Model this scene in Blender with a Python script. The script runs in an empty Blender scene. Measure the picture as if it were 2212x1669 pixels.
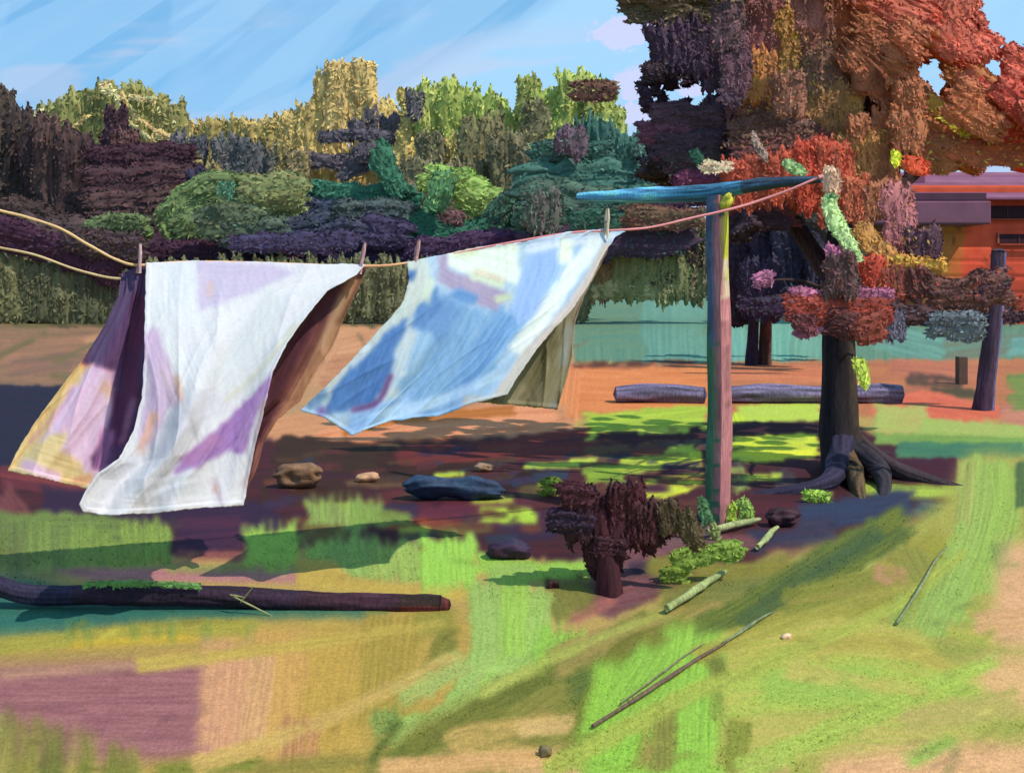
import bpy, math, random
import numpy as np
from mathutils import Vector, noise as mnoise
random.seed(7); rng = np.random.default_rng(7)
C = bpy.context.scene.collection
S = bpy.context.scene
# ------------------------------------------------------------------ camera, sky, sun, exposure
CX, HZ, F, EYE = 1106.0, 596.0, 2151.0, 1.6      # drawing units: 2212 wide, horizon row 596, focal 2151
cd = bpy.data.cameras.new('camera'); cam = bpy.data.objects.new('camera', cd); C.objects.link(cam)
cam.location = (0, 0, EYE); cam.rotation_euler = (math.radians(90), 0, 0)
cd.sensor_width = 36; cd.lens = 36*F/2212; cd.shift_y = -(834.5-HZ)/2212
cd.clip_start = 0.05; cd.clip_end = 6000
S.camera = cam
SUN_EL, SUN_AZ = math.radians(52), math.radians(121)   # azimuth clockwise from +Y: right and behind the camera
W = bpy.data.worlds.new('World'); S.world = W; W.use_nodes = True
nt = W.node_tree; nt.nodes.clear()
def N(t, **k):
    n = nt.nodes.new(t)
    for a, b in k.items(): setattr(n, a, b)
    return n
L = lambda a, b: nt.links.new(a, b)
def M(op, a, b=None, c=None):
    n = N('ShaderNodeMath', operation=op)
    for i, v in enumerate((a, b, c)):
        if v is None: continue
        if isinstance(v, (int, float)): n.inputs[i].default_value = v
        else: L(v, n.inputs[i])
    return n.outputs[0]
def SM(x, lo, hi):
    n = N('ShaderNodeMapRange', interpolation_type='SMOOTHSTEP'); L(x, n.inputs[0])
    n.inputs[1].default_value = lo; n.inputs[2].default_value = hi; return n.outputs[0]
sky = N('ShaderNodeTexSky', sky_type='NISHITA'); sky.sun_disc = False
sky.sun_elevation = SUN_EL; sky.sun_rotation = SUN_AZ; sky.ozone_density = 3.0; sky.dust_density = 0.2; sky.air_density = 1.0
tc = N('ShaderNodeTexCoord'); sp = N('ShaderNodeSeparateXYZ'); L(tc.outputs['Generated'], sp.inputs[0])
az = M('ARCTAN2', sp.outputs[0], sp.outputs[1]); el = M('ARCSINE', sp.outputs[2])
def streak(ang, fu, fv, det=4, off=0.0):              # wind-drawn cloud streaks, long in one direction of the sky
    ca, sa = math.cos(ang), math.sin(ang)
    u = M('ADD', M('MULTIPLY', az, ca*fu), M('MULTIPLY', el, sa*fu))
    v = M('ADD', M('MULTIPLY', az, -sa*fv), M('MULTIPLY', el, ca*fv))
    cb = N('ShaderNodeCombineXYZ'); L(u, cb.inputs[0]); L(v, cb.inputs[1]); cb.inputs[2].default_value = off
    n = N('ShaderNodeTexNoise'); n.inputs['Scale'].default_value = 1; n.inputs['Detail'].default_value = det
    n.inputs['Distortion'].default_value = 0.4; n.inputs['Roughness'].default_value = 0.55
    L(cb.outputs[0], n.inputs['Vector']); return n.outputs[0]
s1 = streak(0.60, 1.6, 7, 3); s2 = streak(0.12, 4, 20, 3, 5.0); s3 = streak(0.60, 5, 60, 3, 9.0); s4 = streak(0.3, 5, 7, 3, 3.0); s5 = streak(1.1, 4, 9, 2, 13.0)
diag = M('ADD', M('MULTIPLY', az, 0.51), M('MULTIPLY', el, -0.86))       # a cloud bank that thickens to the lower right
def MIX(f, a, b):
    n = N('ShaderNodeMix', data_type='RGBA'); L(f, n.inputs[0])
    for v, i in ((a, 6), (b, 7)):
        if isinstance(v, tuple): n.inputs[i].default_value = (*v, 1)
        else: L(v, n.inputs[i])
    return n.outputs[2]
tint = N('ShaderNodeMix', data_type='RGBA', blend_type='MULTIPLY'); tint.inputs[0].default_value = 1
L(sky.outputs[0], tint.inputs[6]); tint.inputs[7].default_value = (0.95, 1.18, 1.38, 1)
SKYK = 0.1
sc = lambda r, g, b: (r/SKYK, g/SKYK, b/SKYK)
veil = N('ShaderNodeValue'); veil.outputs[0].default_value = .72
col = MIX(veil.outputs[0], tint.outputs[2], sc(.20, .50, .82))
col = MIX(M('MULTIPLY', SM(s1, .42, .60), .5), col, sc(.27, .56, .86))
s6 = streak(0.62, 2.4, 26, 2, 21.0)
col = MIX(M('MULTIPLY', SM(s5, .50, .54), .35), col, sc(.34, .60, .90))
col = MIX(M('MULTIPLY', SM(s6, .50, .53), .42), col, sc(.36, .63, .92))
col = MIX(M('MULTIPLY', SM(s6, .36, .40), .25), sc(.20, .47, .80), col) if False else col
col = MIX(M('MULTIPLY', SM(s3, .45, .7), .22), col, sc(.36, .62, .9))
col = MIX(M('MULTIPLY', SM(M('ADD', diag, M('MULTIPLY', M('SUBTRACT', s1, .5), .14)), -0.222, -0.195), .85), col, sc(.39, .68, .96))
col = MIX(M('MULTIPLY', M('MULTIPLY', SM(s4, .44, .56), M('SUBTRACT', 1.0, SM(el, .12, .19))), .6), col, sc(.52, .58, .80))
col = MIX(M('MULTIPLY', M('MULTIPLY', SM(s2, .52, .62), M('SUBTRACT', 1.0, SM(el, .2, .28))), .35), col, sc(.62, .62, .78))
def puff(a0, e0, ra, re_):                              # small lilac white cloud
    dx = M('DIVIDE', M('SUBTRACT', az, a0), ra); dy = M('DIVIDE', M('SUBTRACT', el, e0), re_)
    rr = M('SQRT', M('ADD', M('MULTIPLY', dx, dx), M('MULTIPLY', dy, dy)))
    return M('SUBTRACT', 1.0, SM(M('ADD', rr, M('MULTIPLY', M('SUBTRACT', s7, .5), 2.2)), .75, 1.0))
s7 = streak(0.2, 45, 70, 4, 31.0)
for a0, e0, ra, re_ in ((.112, .237, .036, .017), (.125, .190, .028, .020), (.122, .160, .030, .012), (.178, .182, .016, .007)):
    col = MIX(M('MULTIPLY', puff(a0, e0, ra, re_), .8), col, sc(.64, .66, .96))
bg = N('ShaderNodeBackground'); bg.inputs[1].default_value = SKYK; L(col, bg.inputs[0])
ow = N('ShaderNodeOutputWorld'); L(bg.outputs[0], ow.inputs[0])
sd = bpy.data.lights.new('sun', 'SUN'); sd.energy = 3.6; sd.angle = math.radians(0.6); sd.color = (1, .96, .88)
so = bpy.data.objects.new('sun', sd); C.objects.link(so)
sdir = Vector((math.sin(SUN_AZ)*math.cos(SUN_EL), math.cos(SUN_AZ)*math.cos(SUN_EL), math.sin(SUN_EL)))
so.rotation_euler = sdir.to_track_quat('Z', 'Y').to_euler(); so.location = sdir*60
S.view_settings.view_transform = 'Standard'; S.view_settings.look = 'None'
S.view_settings.exposure = 0.1; S.view_settings.gamma = 1.0; S.view_settings.use_curve_mapping = False

# ------------------------------------------------------------------ helpers
KG, KF, KC = np.array([1.12, 1.3, 1.45]), np.array([.92, .98, 1.1]), np.array([1.12, 1.25, 1.35]); KL = np.array([.48, .52, .60]); KB = np.array([.30, .34, .40])       # light on level ground, on upright foliage, on cloth: base colour = seen colour / light
def lin(c, k=1.0):
    c = np.asarray(c, float)/255.
    return np.clip(np.where(c <= .04045, c/12.92, ((c+.055)/1.055)**2.4)/k, 0.004, .86)
def at(x, y, Y): return Vector(((x-CX)/F*Y, Y, EYE-(y-HZ)/F*Y))
def gY(y): return F*EYE/(y-HZ)
_t = rng.random((512, 512))
def vn(x, y):                                            # smooth value noise on arrays
    x = np.asarray(x, float); y = np.asarray(y, float)
    xi = np.floor(x).astype(int); yi = np.floor(y).astype(int); fx = x-xi; fy = y-yi
    fx = fx*fx*(3-2*fx); fy = fy*fy*(3-2*fy)
    a = _t[xi % 512, yi % 512]; b = _t[(xi+1) % 512, yi % 512]; c = _t[xi % 512, (yi+1) % 512]; d = _t[(xi+1) % 512, (yi+1) % 512]
    return (a*(1-fx)+b*fx)*(1-fy)+(c*(1-fx)+d*fx)*fy
def smooth_path(pts, step=6.0):
    P = [np.array(p, float) for p in pts]
    if len(P) == 2: Q = [P[0]+(P[1]-P[0])*t for t in np.linspace(0, 1, 9)]
    else:
        E = [2*P[0]-P[1]]+P+[2*P[-1]-P[-2]]; Q = []
        for i in range(1, len(E)-2):
            for t in np.linspace(0, 1, 8, endpoint=(i == len(E)-3)):
                a, b, c, d = E[i-1], E[i], E[i+1], E[i+2]
                Q.append(.5*((2*b)+(-a+c)*t+(2*a-5*b+4*c-d)*t*t+(-a+3*b-3*c+d)*t**3))
    return np.array(Q)

def mat(name, rough=.7, grain=40, gamt=.18, bump=.25, bscale=60, trans=0.0, spec=.3, metal=0, stretch=(1, 1, 1)):
    m = bpy.data.materials.new(name); m.use_nodes = True; t = m.node_tree; n = t.nodes; b = n['Principled BSDF']
    at_ = n.new('ShaderNodeAttribute'); at_.attribute_name = 'Col'
    tcn = n.new('ShaderNodeTexCoord'); mp = n.new('ShaderNodeMapping'); mp.inputs['Scale'].default_value = stretch
    t.links.new(tcn.outputs['Object'], mp.inputs[0])
    ns = n.new('ShaderNodeTexNoise'); ns.inputs['Scale'].default_value = grain; ns.inputs['Detail'].default_value = 4
    t.links.new(mp.outputs[0], ns.inputs['Vector'])
    mr = n.new('ShaderNodeMapRange'); mr.inputs[1].default_value = .3; mr.inputs[2].default_value = .7
    mr.inputs[3].default_value = 1-gamt; mr.inputs[4].default_value = 1+gamt; t.links.new(ns.outputs[0], mr.inputs[0])
    mx = n.new('ShaderNodeVectorMath'); mx.operation = 'SCALE'
    t.links.new(at_.outputs['Color'], mx.inputs[0]); t.links.new(mr.outputs[0], mx.inputs['Scale'])
    t.links.new(mx.outputs[0], b.inputs['Base Color'])
    b.inputs['Roughness'].default_value = rough; b.inputs['Specular IOR Level'].default_value = spec; b.inputs['Metallic'].default_value = metal
    n2 = n.new('ShaderNodeTexNoise'); n2.inputs['Scale'].default_value = bscale; n2.inputs['Detail'].default_value = 3
    t.links.new(mp.outputs[0], n2.inputs['Vector'])
    bp = n.new('ShaderNodeBump'); bp.inputs['Strength'].default_value = bump; bp.inputs['Distance'].default_value = .01
    t.links.new(n2.outputs[0], bp.inputs['Height']); t.links.new(bp.outputs[0], b.inputs['Normal'])
    if trans:
        o = n['Material Output']; tr = n.new('ShaderNodeBsdfTranslucent'); ms = n.new('ShaderNodeMixShader'); ms.inputs[0].default_value = trans
        t.links.new(mx.outputs[0], tr.inputs[0]); t.links.new(b.outputs[0], ms.inputs[1]); t.links.new(tr.outputs[0], ms.inputs[2])
        t.links.new(ms.outputs[0], o.inputs[0])
    return m
MAT = dict(
    foliage=mat('foliage', .75, 9, .22, .3, 30),
    far_foliage=mat('far_foliage', .85, 2.0, .2, .3, 8),
    ground=mat('ground', .9, 70, .16, .5, 120, spec=.15),
    grass=mat('grass', .8, 30, .15, .2, 60, spec=.2),
    cloth=mat('cloth', .8, 60, .05, .22, 230, trans=.15, spec=.15),
    bark=mat('bark', .85, 18, .35, .6, 40, stretch=(3, 3, .6)),
    painted=mat('painted_wood', .6, 34, .3, .8, 70, stretch=(4, 4, .25), spec=.3),
    rope=mat('rope', .8, 200, .2, .4, 300),
    wall=mat('wall', .85, 1.5, .15, .3, 9),
    stone=mat('stone', .7, 20, .3, .5, 40))

def mesh_from(name, V, Fc, cols, m, parent=None, smooth=True):
    me = bpy.data.meshes.new(name); me.from_pydata([], [], []) if False else None
    V = np.asarray(V, np.float32); Fc = np.asarray(Fc, np.int32)
    k = Fc.shape[1]
    me.vertices.add(len(V)); me.vertices.foreach_set('co', V.ravel())
    me.loops.add(Fc.size); me.loops.foreach_set('vertex_index', Fc.ravel())
    me.polygons.add(len(Fc)); me.polygons.foreach_set('loop_start', np.arange(0, Fc.size, k, dtype=np.int32))
    me.polygons.foreach_set('use_smooth', np.full(len(Fc), smooth))
    me.update(calc_edges=True)
    a = me.color_attributes.new('Col', 'FLOAT_COLOR', 'POINT')
    cc = np.ones((len(V), 4), np.float32); cc[:, :3] = cols
    a.data.foreach_set('color', cc.ravel())
    me.materials.append(m)
    o = bpy.data.objects.new(name, me); C.objects.link(o)
    if parent is not None:
        o.parent = parent; me.vertices.foreach_set('co', (V-np.array(parent.location, np.float32)).ravel())
    return o
def thing(name, label, cat, loc, group=None):
    o = bpy.data.objects.new(name, None); C.objects.link(o); o.location = loc; o.empty_display_size = .2
    tag(o, label, cat, group); return o
def tag(o, label, cat, group=None, kind=None):
    if kind: o['kind'] = kind
    if label: o['label'] = label
    if cat: o['category'] = cat
    if group: o['group'] = group
    return o
def grid_faces(nu, nv, off=0):
    i = np.arange(nu-1)[:, None]*nv+np.arange(nv-1)[None]
    return np.stack([i, i+1, i+nv+1, i+nv], -1).reshape(-1, 4)+off

_k = [0]
def dab(name, pts, w, c, Y, parent=None, c2=None, thick=.3, rag=.8, k=None, leaves=None, mixc=None, m='foliage', taper=(.8, .8), rough=1.0, res=5.0, lean=0.0, var=.5):
    """A leaf clump / clod with depth: a cushion laid along a path, combed lengthwise into leafy ridges, ragged ends."""
    _k[0] += 1; sd_ = _k[0]*7.31
    k = k if k is not None else (KL if m in ('foliage', 'far_foliage') else KF)
    Q = smooth_path(pts); seg = np.linalg.norm(np.diff(Q, axis=0), axis=1); s = np.r_[0, np.cumsum(seg)]; Ln = s[-1]
    nu = int(np.clip((Ln+w*.3)/res, 7, 46)); nv = int(np.clip(w/res*1.3, 7, 30))
    u = np.linspace(0, 1, nu); v = np.linspace(-1, 1, nv)
    U, V_ = np.meshgrid(u, v, indexing='ij')
    j = (vn(v*nv*.45+sd_, 0*v+3)-.5)+(vn(v*nv*.17+sd_, 0*v+9)-.5)
    ext0 = -rag*w*.35*j; j2 = (vn(v*nv*.45+sd_+50, 0*v+3)-.5)+(vn(v*nv*.17+sd_+80, 0*v+9)-.5)
    ext1 = rag*w*.35*j2
    pad = w*.12
    d = (U*(Ln+2*pad)-pad)+(1-U)**2*(ext0[None])+U**2*(ext1[None])
    dc = np.clip(d, 0, Ln)
    cx = np.interp(dc, s, Q[:, 0]); cy = np.interp(dc, s, Q[:, 1])
    tx = np.gradient(Q[:, 0], s); ty = np.gradient(Q[:, 1], s); tn = np.hypot(tx, ty)+1e-9
    TX = np.interp(dc, s, tx/tn); TY = np.interp(dc, s, ty/tn)
    cx = cx+TX*(d-dc); cy = cy+TY*(d-dc)
    prof = (1-np.abs(2*U-1)**5*(1-np.where(U < .5, taper[0], taper[1])))
    hw = w/2*prof*(1+.24*(vn(U*Ln/28+sd_, np.sign(V_)*4)-.5)*2*rough)
    edge = np.where(np.abs(V_) > .99, .05*w*(vn(U*Ln/7+sd_, V_*9)-.5)*rough, 0)
    X = cx-TY*(V_*hw+edge); Yy = cy+TX*(V_*hw+edge)
    mp = Y/F
    tilt = (vn(np.array([sd_]), np.array([1.])).item()-.5)*.25*w*mp
    rnd = m in ('stone', 'painted')
    bul = np.sqrt(np.clip((1-V_**2), 0, 1))*np.clip(np.minimum(U, 1-U)*6+.12, 0, 1)**.5*(.55+.9*vn(U*4.3+sd_, V_*2.4+U)) if rnd else (1-np.abs(V_)**5)*np.clip(np.minimum(U, 1-U)*9+.1, 0, 1)**.5*(.75+.5*vn(U*Ln/30+sd_, V_*2.2))
    if not rnd: T0 = 1
    br = vn(V_*nv*.5+sd_, U*Ln/60)                           # combed ridges
    T = thick*w*mp
    dep = Y+V_*tilt-lean*(Yy-Q[0, 1])*mp - T*.5*bul*(1+(.35 if m in ('stone', 'painted') else .8)*(br-.5)*rough)
    P = np.stack([(X-CX)/F*dep, dep, EYE-(Yy-HZ)/F*dep], -1).reshape(-1, 3)
    depb = Y+V_*tilt-lean*(Yy-Q[0, 1])*mp + T*.5*bul
    Xb, Yb = X, Yy
    # the back face reuses the outline at its own depth (parallel offset, not a projection)
    P2 = np.stack([(X-CX)/F*dep, depb+0*dep+.002, EYE-(Yy-HZ)/F*dep], -1).reshape(-1, 3)
    n = nu*nv
    f1 = grid_faces(nu, nv); f2 = grid_faces(nu, nv, n)[:, ::-1]
    rim = np.r_[np.arange(nv), np.arange(1, nu)*nv+nv-1, (nu-1)*nv+np.arange(nv-2, -1, -1), np.arange(nu-2, 0, -1)*nv]
    r2 = np.roll(rim, -1); f3 = np.stack([r2, rim, rim+n, r2+n], -1)
    c = np.array(c, float); c2 = np.array(c2 if c2 is not None else c*np.array([.86, .84, .9])*.9, float)
    mix = np.clip((br-.35)*2.2, 0, 1)*var
    mix2 = vn(V_*nv*.9+sd_+5, U*Ln/22)
    cc = c*(1-mix[..., None])+c2*mix[..., None]
    cc = cc*(1+(.10*(mix2-.5))[..., None])
    cc = lin(cc.reshape(-1, 3), k)
    VV, FF, CC = np.r_[P, P2], np.r_[f1, f2, f3], np.r_[cc, cc]
    nl = leaves if leaves is not None else (0 if m in ('stone', 'painted', 'bark') else int(np.clip(Ln*w/26+40, 40, 520)))
    if nl:                                               # small leaves standing off the cushion, mostly along its run
        ui = rng.integers(0, nu, nl); vi = np.where(rng.random(nl) < .3, rng.integers(0, 2, nl)*(nv-1), rng.integers(0, nv, nl))
        idx = ui*nv+vi; p0 = P[idx].copy(); fl = CC[idx].copy()
        an = np.arctan2(TY[ui, vi], TX[ui, vi])+rng.normal(0, .7, nl)+np.where(rng.random(nl) < .5, math.pi, 0)
        L_ = rng.uniform(3.5, 9, nl)*mp; Wd = rng.uniform(1.5, 3.6, nl)*mp
        ex = np.stack([np.cos(an), rng.normal(-.15, .35, nl), -np.sin(an)], -1); ey = np.stack([np.sin(an), rng.normal(0, .3, nl), np.cos(an)], -1)
        p0[:, 1] -= rng.uniform(.0, 2.5, nl)*mp
        q = np.stack([p0-ex*L_[:, None], p0+ey*Wd[:, None], p0+ex*L_[:, None], p0-ey*Wd[:, None]], 1).reshape(-1, 3)
        o0 = len(VV); VV = np.r_[VV, q]; FF = np.r_[FF, np.arange(4*nl).reshape(-1, 4)+o0]
        if mixc is not None and len(mixc):
            pk = rng.integers(0, len(mixc), nl); us = rng.random(nl) < .34; fl = np.where(us[:, None], .5*fl+.5*lin(np.array(mixc, float)[pk], k), fl)
        CC = np.r_[CC, np.repeat(np.clip(fl*(1+rng.normal(.03, .11, nl))[:, None], .003, .86), 4, 0)]
    return mesh_from(name, VV, FF, CC, MAT[m], parent)

def tube(name, pts, rad, c, m='bark', parent=None, sides=14, ridge=None, wob=.12, colf=None, k=None, cap=True, sub=6):
    P = smooth_path([tuple(p) for p in pts]) if len(pts) > 2 else np.array([np.array(pts[0])+(np.array(pts[1])-np.array(pts[0]))*t for t in np.linspace(0, 1, 10)], float)
    R = np.interp(np.linspace(0, 1, len(P)), np.linspace(0, 1, len(rad)), rad)
    if ridge is None: ridge = m == 'bark' and max(rad) > .04
    if ridge:
        d_ = np.r_[0, np.cumsum(np.linalg.norm(np.diff(P, axis=0), axis=1))]; n_ = int(min(260, max(len(P), d_[-1]/max(.012, max(rad)*.25)))); s_ = np.linspace(0, d_[-1], n_)
        P = np.stack([np.interp(s_, d_, P[:, j]) for j in range(3)], -1); R = np.interp(s_, d_, R); sides = 44
    ro = rng.random()*400
    V, cols = [], []
    T = np.gradient(P, axis=0); ref = np.array([.13, 1, .21])
    for i, (p, t, r) in enumerate(zip(P, T, R)):
        t = t/np.linalg.norm(t); a = np.cross(t, ref); a /= np.linalg.norm(a); b = np.cross(t, a)
        qa = np.arange(sides)
        if ridge: nz = wob*(vn(np.abs((qa/sides*8) % 8-4)+ro, i*.05+0*qa)-.5)*1.6+.16*(vn(qa*.55+ro, i*.11+0*qa)-.5)+.09*(vn(qa*1.3+ro+7, i*.3+0*qa)-.5)
        else: nz = wob*(vn(qa*.9+i*.05, i*.35+0*qa)-.5)*2
        tone = vn(qa*(.6 if ridge else 1.7)+ro, i*(.09 if ridge else .4)+0*qa)
        for q in range(sides):
            th = 2*math.pi*q/sides
            rr = r*(1+nz[q])
            d = a*math.cos(th)+b*math.sin(th)
            V.append(p+d*rr)
            base = np.array(colf(d, i/(len(P)-1)) if colf else c, float)
            cols.append(base*(1+(.7 if ridge else .25)*(tone[q]-.5)))
    n = len(P); Fc = []
    for i in range(n-1):
        for q in range(sides):
            Fc.append((i*sides+q, i*sides+(q+1) % sides, (i+1)*sides+(q+1) % sides, (i+1)*sides+q))
    if cap:
        for e, i in ((0, 0), (1, n-1)):
            V.append(P[i]+(T[i]/np.linalg.norm(T[i]))*R[i]*(.35 if e else -.35)); cols.append(cols[i*sides]); ci = len(V)-1
            for q in range(0, sides, 2):
                tri = (ci, i*sides+q, i*sides+(q+1) % sides, i*sides+(q+2) % sides)
                Fc.append(tri if not e else tri[::-1])
    return mesh_from(name, V, Fc, lin(np.array(cols), KF if k is None else k), MAT[m], parent)

def blur(m, r_):
    r_ = int(r_)
    if r_ < 1: return m
    for _ in range(2):
        for ax in (0, 1):
            pw = [(0, 0), (0, 0)]; pw[ax] = (r_+1, r_)
            c_ = np.cumsum(np.pad(m, pw, mode='edge'), axis=ax)
            m = (c_[2*r_+1:]-c_[:-2*r_-1] if ax == 0 else c_[:, 2*r_+1:]-c_[:, :-2*r_-1])/(2*r_+1)
    return m
class Board:
    """Colour map of a surface, laid stroke by stroke (combed patches of grass, soil, dye)."""
    def __init__(s, x0, y0, x1, y1, res, base):
        s.soft = 0; s.x0, s.y0, s.res = x0, y0, res; s.nx = int((x1-x0)/res)+1; s.ny = int((y1-y0)/res)+1
        s.c = np.zeros((s.ny, s.nx, 3)); s.c[:] = base; s.h = np.zeros((s.ny, s.nx))
        s.X, s.Y = np.meshgrid(x0+np.arange(s.nx)*res, y0+np.arange(s.ny)*res)
    def _win(s, xa, ya, xb, yb):
        return (slice(max(0, int((ya-s.y0)/s.res)), min(s.ny, int((yb-s.y0)/s.res)+2)), slice(max(0, int((xa-s.x0)/s.res)), min(s.nx, int((xb-s.x0)/s.res)+2)))
    def _lay(s, sl, mask, br, c, c2, h, var=.6):
        mask = blur(mask, s.soft/s.res); c = np.array(c, float); c2 = np.array(c2 if c2 is not None else c*.86, float)
        mm = np.clip((br-.3)*2, 0, 1)[..., None]*var
        new = c*(1-mm)+c2*mm
        s.c[sl] = np.where(mask[..., None] > 0, s.c[sl]*(1-mask[..., None])+new*mask[..., None], s.c[sl])
        s.h[sl] = s.h[sl]*(1-mask*.6)+mask*h*(.4+br)
    def stroke(s, pts, w, c, c2=None, dry=0.0, h=1.0, var=.6, taper=(1, 1), soft=0):
        _k[0] += 1; sd_ = _k[0]*3.77
        Q = smooth_path(pts); sg = np.diff(Q, axis=0); ln = np.hypot(*sg.T)+1e-9; cum = np.r_[0, np.cumsum(ln)]; Ln = cum[-1]
        sl = s._win(Q[:, 0].min()-w, Q[:, 1].min()-w, Q[:, 0].max()+w, Q[:, 1].max()+w)
        X, Y = s.X[sl], s.Y[sl]
        if X.size == 0: return
        best = np.full(X.shape, 1e9); U = np.zeros(X.shape); V = np.zeros(X.shape)
        for i in range(len(sg)):
            dx, dy = sg[i]/ln[i]; rx, ry = X-Q[i, 0], Y-Q[i, 1]
            a = rx*dx+ry*dy; ac = a.copy()
            if i > 0: ac = np.maximum(ac, 0)
            if i < len(sg)-1: ac = np.minimum(ac, ln[i])
            v = -rx*dy+ry*dx; d = np.hypot(a-ac, v)
            m = d < best; best = np.where(m, d, best); U = np.where(m, cum[i]+ac, U); V = np.where(m, v, V)
        t = np.clip(U/Ln, 0, 1); hw = w/2*(taper[0]+(taper[1]-taper[0])*t)
        hw = hw*(1+.14*(vn(U/17+sd_, np.sign(V)*3)-.5)*2)
        br = .6*vn(V/3.2+sd_, U/70)+.4*vn(V/7+sd_, U/120)
        e = w*.28+6
        j0 = (vn(V/4+sd_, 0*V+1)-.4)*e; j1 = (vn(V/4+sd_, 0*V+7)-.4)*e
        inside = (np.abs(V) < hw) & (U > -w*.1+j0) & (U < Ln+w*.1-j1) & (best < hw*1.02+np.where((U < 0) | (U > Ln), w, 0))
        m = inside.astype(float)
        if soft: m *= np.clip((hw-np.abs(V))/soft, 0, 1)
        if dry > 0: m *= (vn(V/2.2+sd_, U/26+3) > dry*(.55+.6*t)).astype(float)*.92
        s._lay(sl, m, br, c, c2, h, var)
    def fill(s, poly, c, c2=None, ang=0.0, rag=7, dry=0, h=1.0, var=.6):
        _k[0] += 1; sd_ = _k[0]*5.1; P = np.array(poly, float)
        sl = s._win(P[:, 0].min()-rag, P[:, 1].min()-rag, P[:, 0].max()+rag, P[:, 1].max()+rag)
        X0, Y0 = s.X[sl], s.Y[sl]
        if X0.size == 0: return
        ca, sa = math.cos(ang), math.sin(ang); U = X0*ca+Y0*sa; V = -X0*sa+Y0*ca
        jj = (vn(V/4+sd_, U/60)-.5)*2*rag; kk = (vn(U/14+sd_, V/14)-.5)*rag
        X = X0+jj*ca-kk*sa; Y = Y0+jj*sa+kk*ca
        ins = np.zeros(X.shape, bool); n = len(P)
        for i in range(n):
            x1, y1 = P[i]; x2, y2 = P[(i+1) % n]
            if y1 == y2: continue
            cnd = ((y1 > Y) != (y2 > Y)) & (X < (x2-x1)*(Y-y1)/(y2-y1)+x1); ins ^= cnd
        br = .6*vn(V/3.2+sd_, U/70)+.4*vn(V/8+sd_, U/120); m = ins.astype(float)
        if dry > 0: m *= (vn(V/2.2+sd_, U/26+3) > dry).astype(float)*.9
        s._lay(sl, m, br, c, c2, h, var)
    def get(s, x, y):
        fx = np.clip((x-s.x0)/s.res, 0, s.nx-1.001); fy = np.clip((y-s.y0)/s.res, 0, s.ny-1.001)
        xi, yi = fx.astype(int), fy.astype(int); a, b = (fx-xi)[..., None], (fy-yi)[..., None]
        c = (s.c[yi, xi]*(1-a)+s.c[yi, xi+1]*a)*(1-b)+(s.c[yi+1, xi]*(1-a)+s.c[yi+1, xi+1]*a)*b
        h = s.h[yi, xi]; return c, h

# ------------------------------------------------------------------ ground
G = Board(-560, 600, 2780, 1760, 2.2, (182, 158, 92))
def gs(p, *a, **k):
    ym = min(q[1] for q in p); G.soft = 2.3 if ym < 1050 else (4.6 if ym < 1330 else 9)
    if k.get('dry'): G.soft = min(G.soft, 4.6)
    G.stroke(p, *a, **k)
def gf(p, *a, **k):
    ym = max(q[1] for q in p); G.soft = 3 if ym < 1100 else (6 if ym < 1400 else 16)
    G.fill(p, *a, **k)
gf([(-560, 598), (2780, 598), (2780, 705), (-560, 705)], (104, 98, 66), (120, 112, 74))
# far fields
gf([(-560, 676), (235, 676), (300, 800), (260, 860), (-560, 850)], (150, 116, 90), (118, 98, 78), ang=.05)
gs([(-100, 705), (230, 700)], 34, (158, 122, 98), (130, 108, 88)); gs([(0, 760), (210, 745)], 44, (176, 126, 98), (130, 104, 84), dry=.2)
gs([(20, 800), (150, 780)], 40, (150, 110, 90), (110, 95, 85), dry=.2)
gf([(-560, 828), (170, 835), (60, 1000), (0, 1040), (-560, 1040)], (38, 40, 62), (48, 40, 60), ang=.2)
gf([(230, 690), (1240, 690), (1240, 960), (500, 1000), (200, 900)], (196, 142, 104), (160, 112, 84), ang=-.1)
gs([(650, 745), (830, 715)], 80, (208, 156, 116), (190, 130, 96)); gs([(600, 880), (700, 860)], 60, (190, 150, 110))
gf([(1236, 612), (2300, 640), (2780, 640), (2780, 792), (1560, 790), (1240, 782)], (104, 144, 120), (84, 132, 118), ang=1.55, rag=4)
gs([(1240, 632), (1520, 624)], 26, (134, 130, 92), (120, 118, 84)); gs([(1250, 700), (1520, 690)], 110, (106, 142, 116), (88, 138, 124), var=.8)
gs([(1450, 650), (1455, 790)], 130, (110, 160, 142), (84, 140, 136), dry=.1); gs([(1590, 700), (1590, 790)], 40, (120, 176, 160), (100, 160, 150))
gs([(1690, 690), (1690, 800)], 70, (118, 178, 158), (96, 156, 140)); gs([(1745, 720), (1740, 790)], 70, (116, 170, 150)); gs([(1890, 720), (2040, 760)], 66, (112, 164, 148), (84, 124, 116))
gs([(2040, 760), (2212, 745)], 46, (104, 140, 124), (118, 112, 88)); gs([(2180, 750), (2290, 745)], 40, (110, 165, 155))
for i in range(60):                                      # rough grass where the hedges meet the field
    x = rng.uniform(-560, 1240); gs([(x, 690+rng.random()*10), (x+rng.uniform(20, 90), 692+rng.random()*18)], rng.uniform(6, 16), [(96, 96, 62), (120, 112, 76), (84, 84, 58), (136, 116, 84)][i % 4], dry=.15)
for i in range(40):
    x = rng.uniform(-560, 1240); gs([(x, 715+rng.random()*130), (x+rng.uniform(40, 160), 712+rng.random()*130)], rng.uniform(5, 14), [(186, 140, 104), (132, 112, 86), (118, 108, 74), (206, 156, 116)][i % 4], dry=.35)
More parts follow.
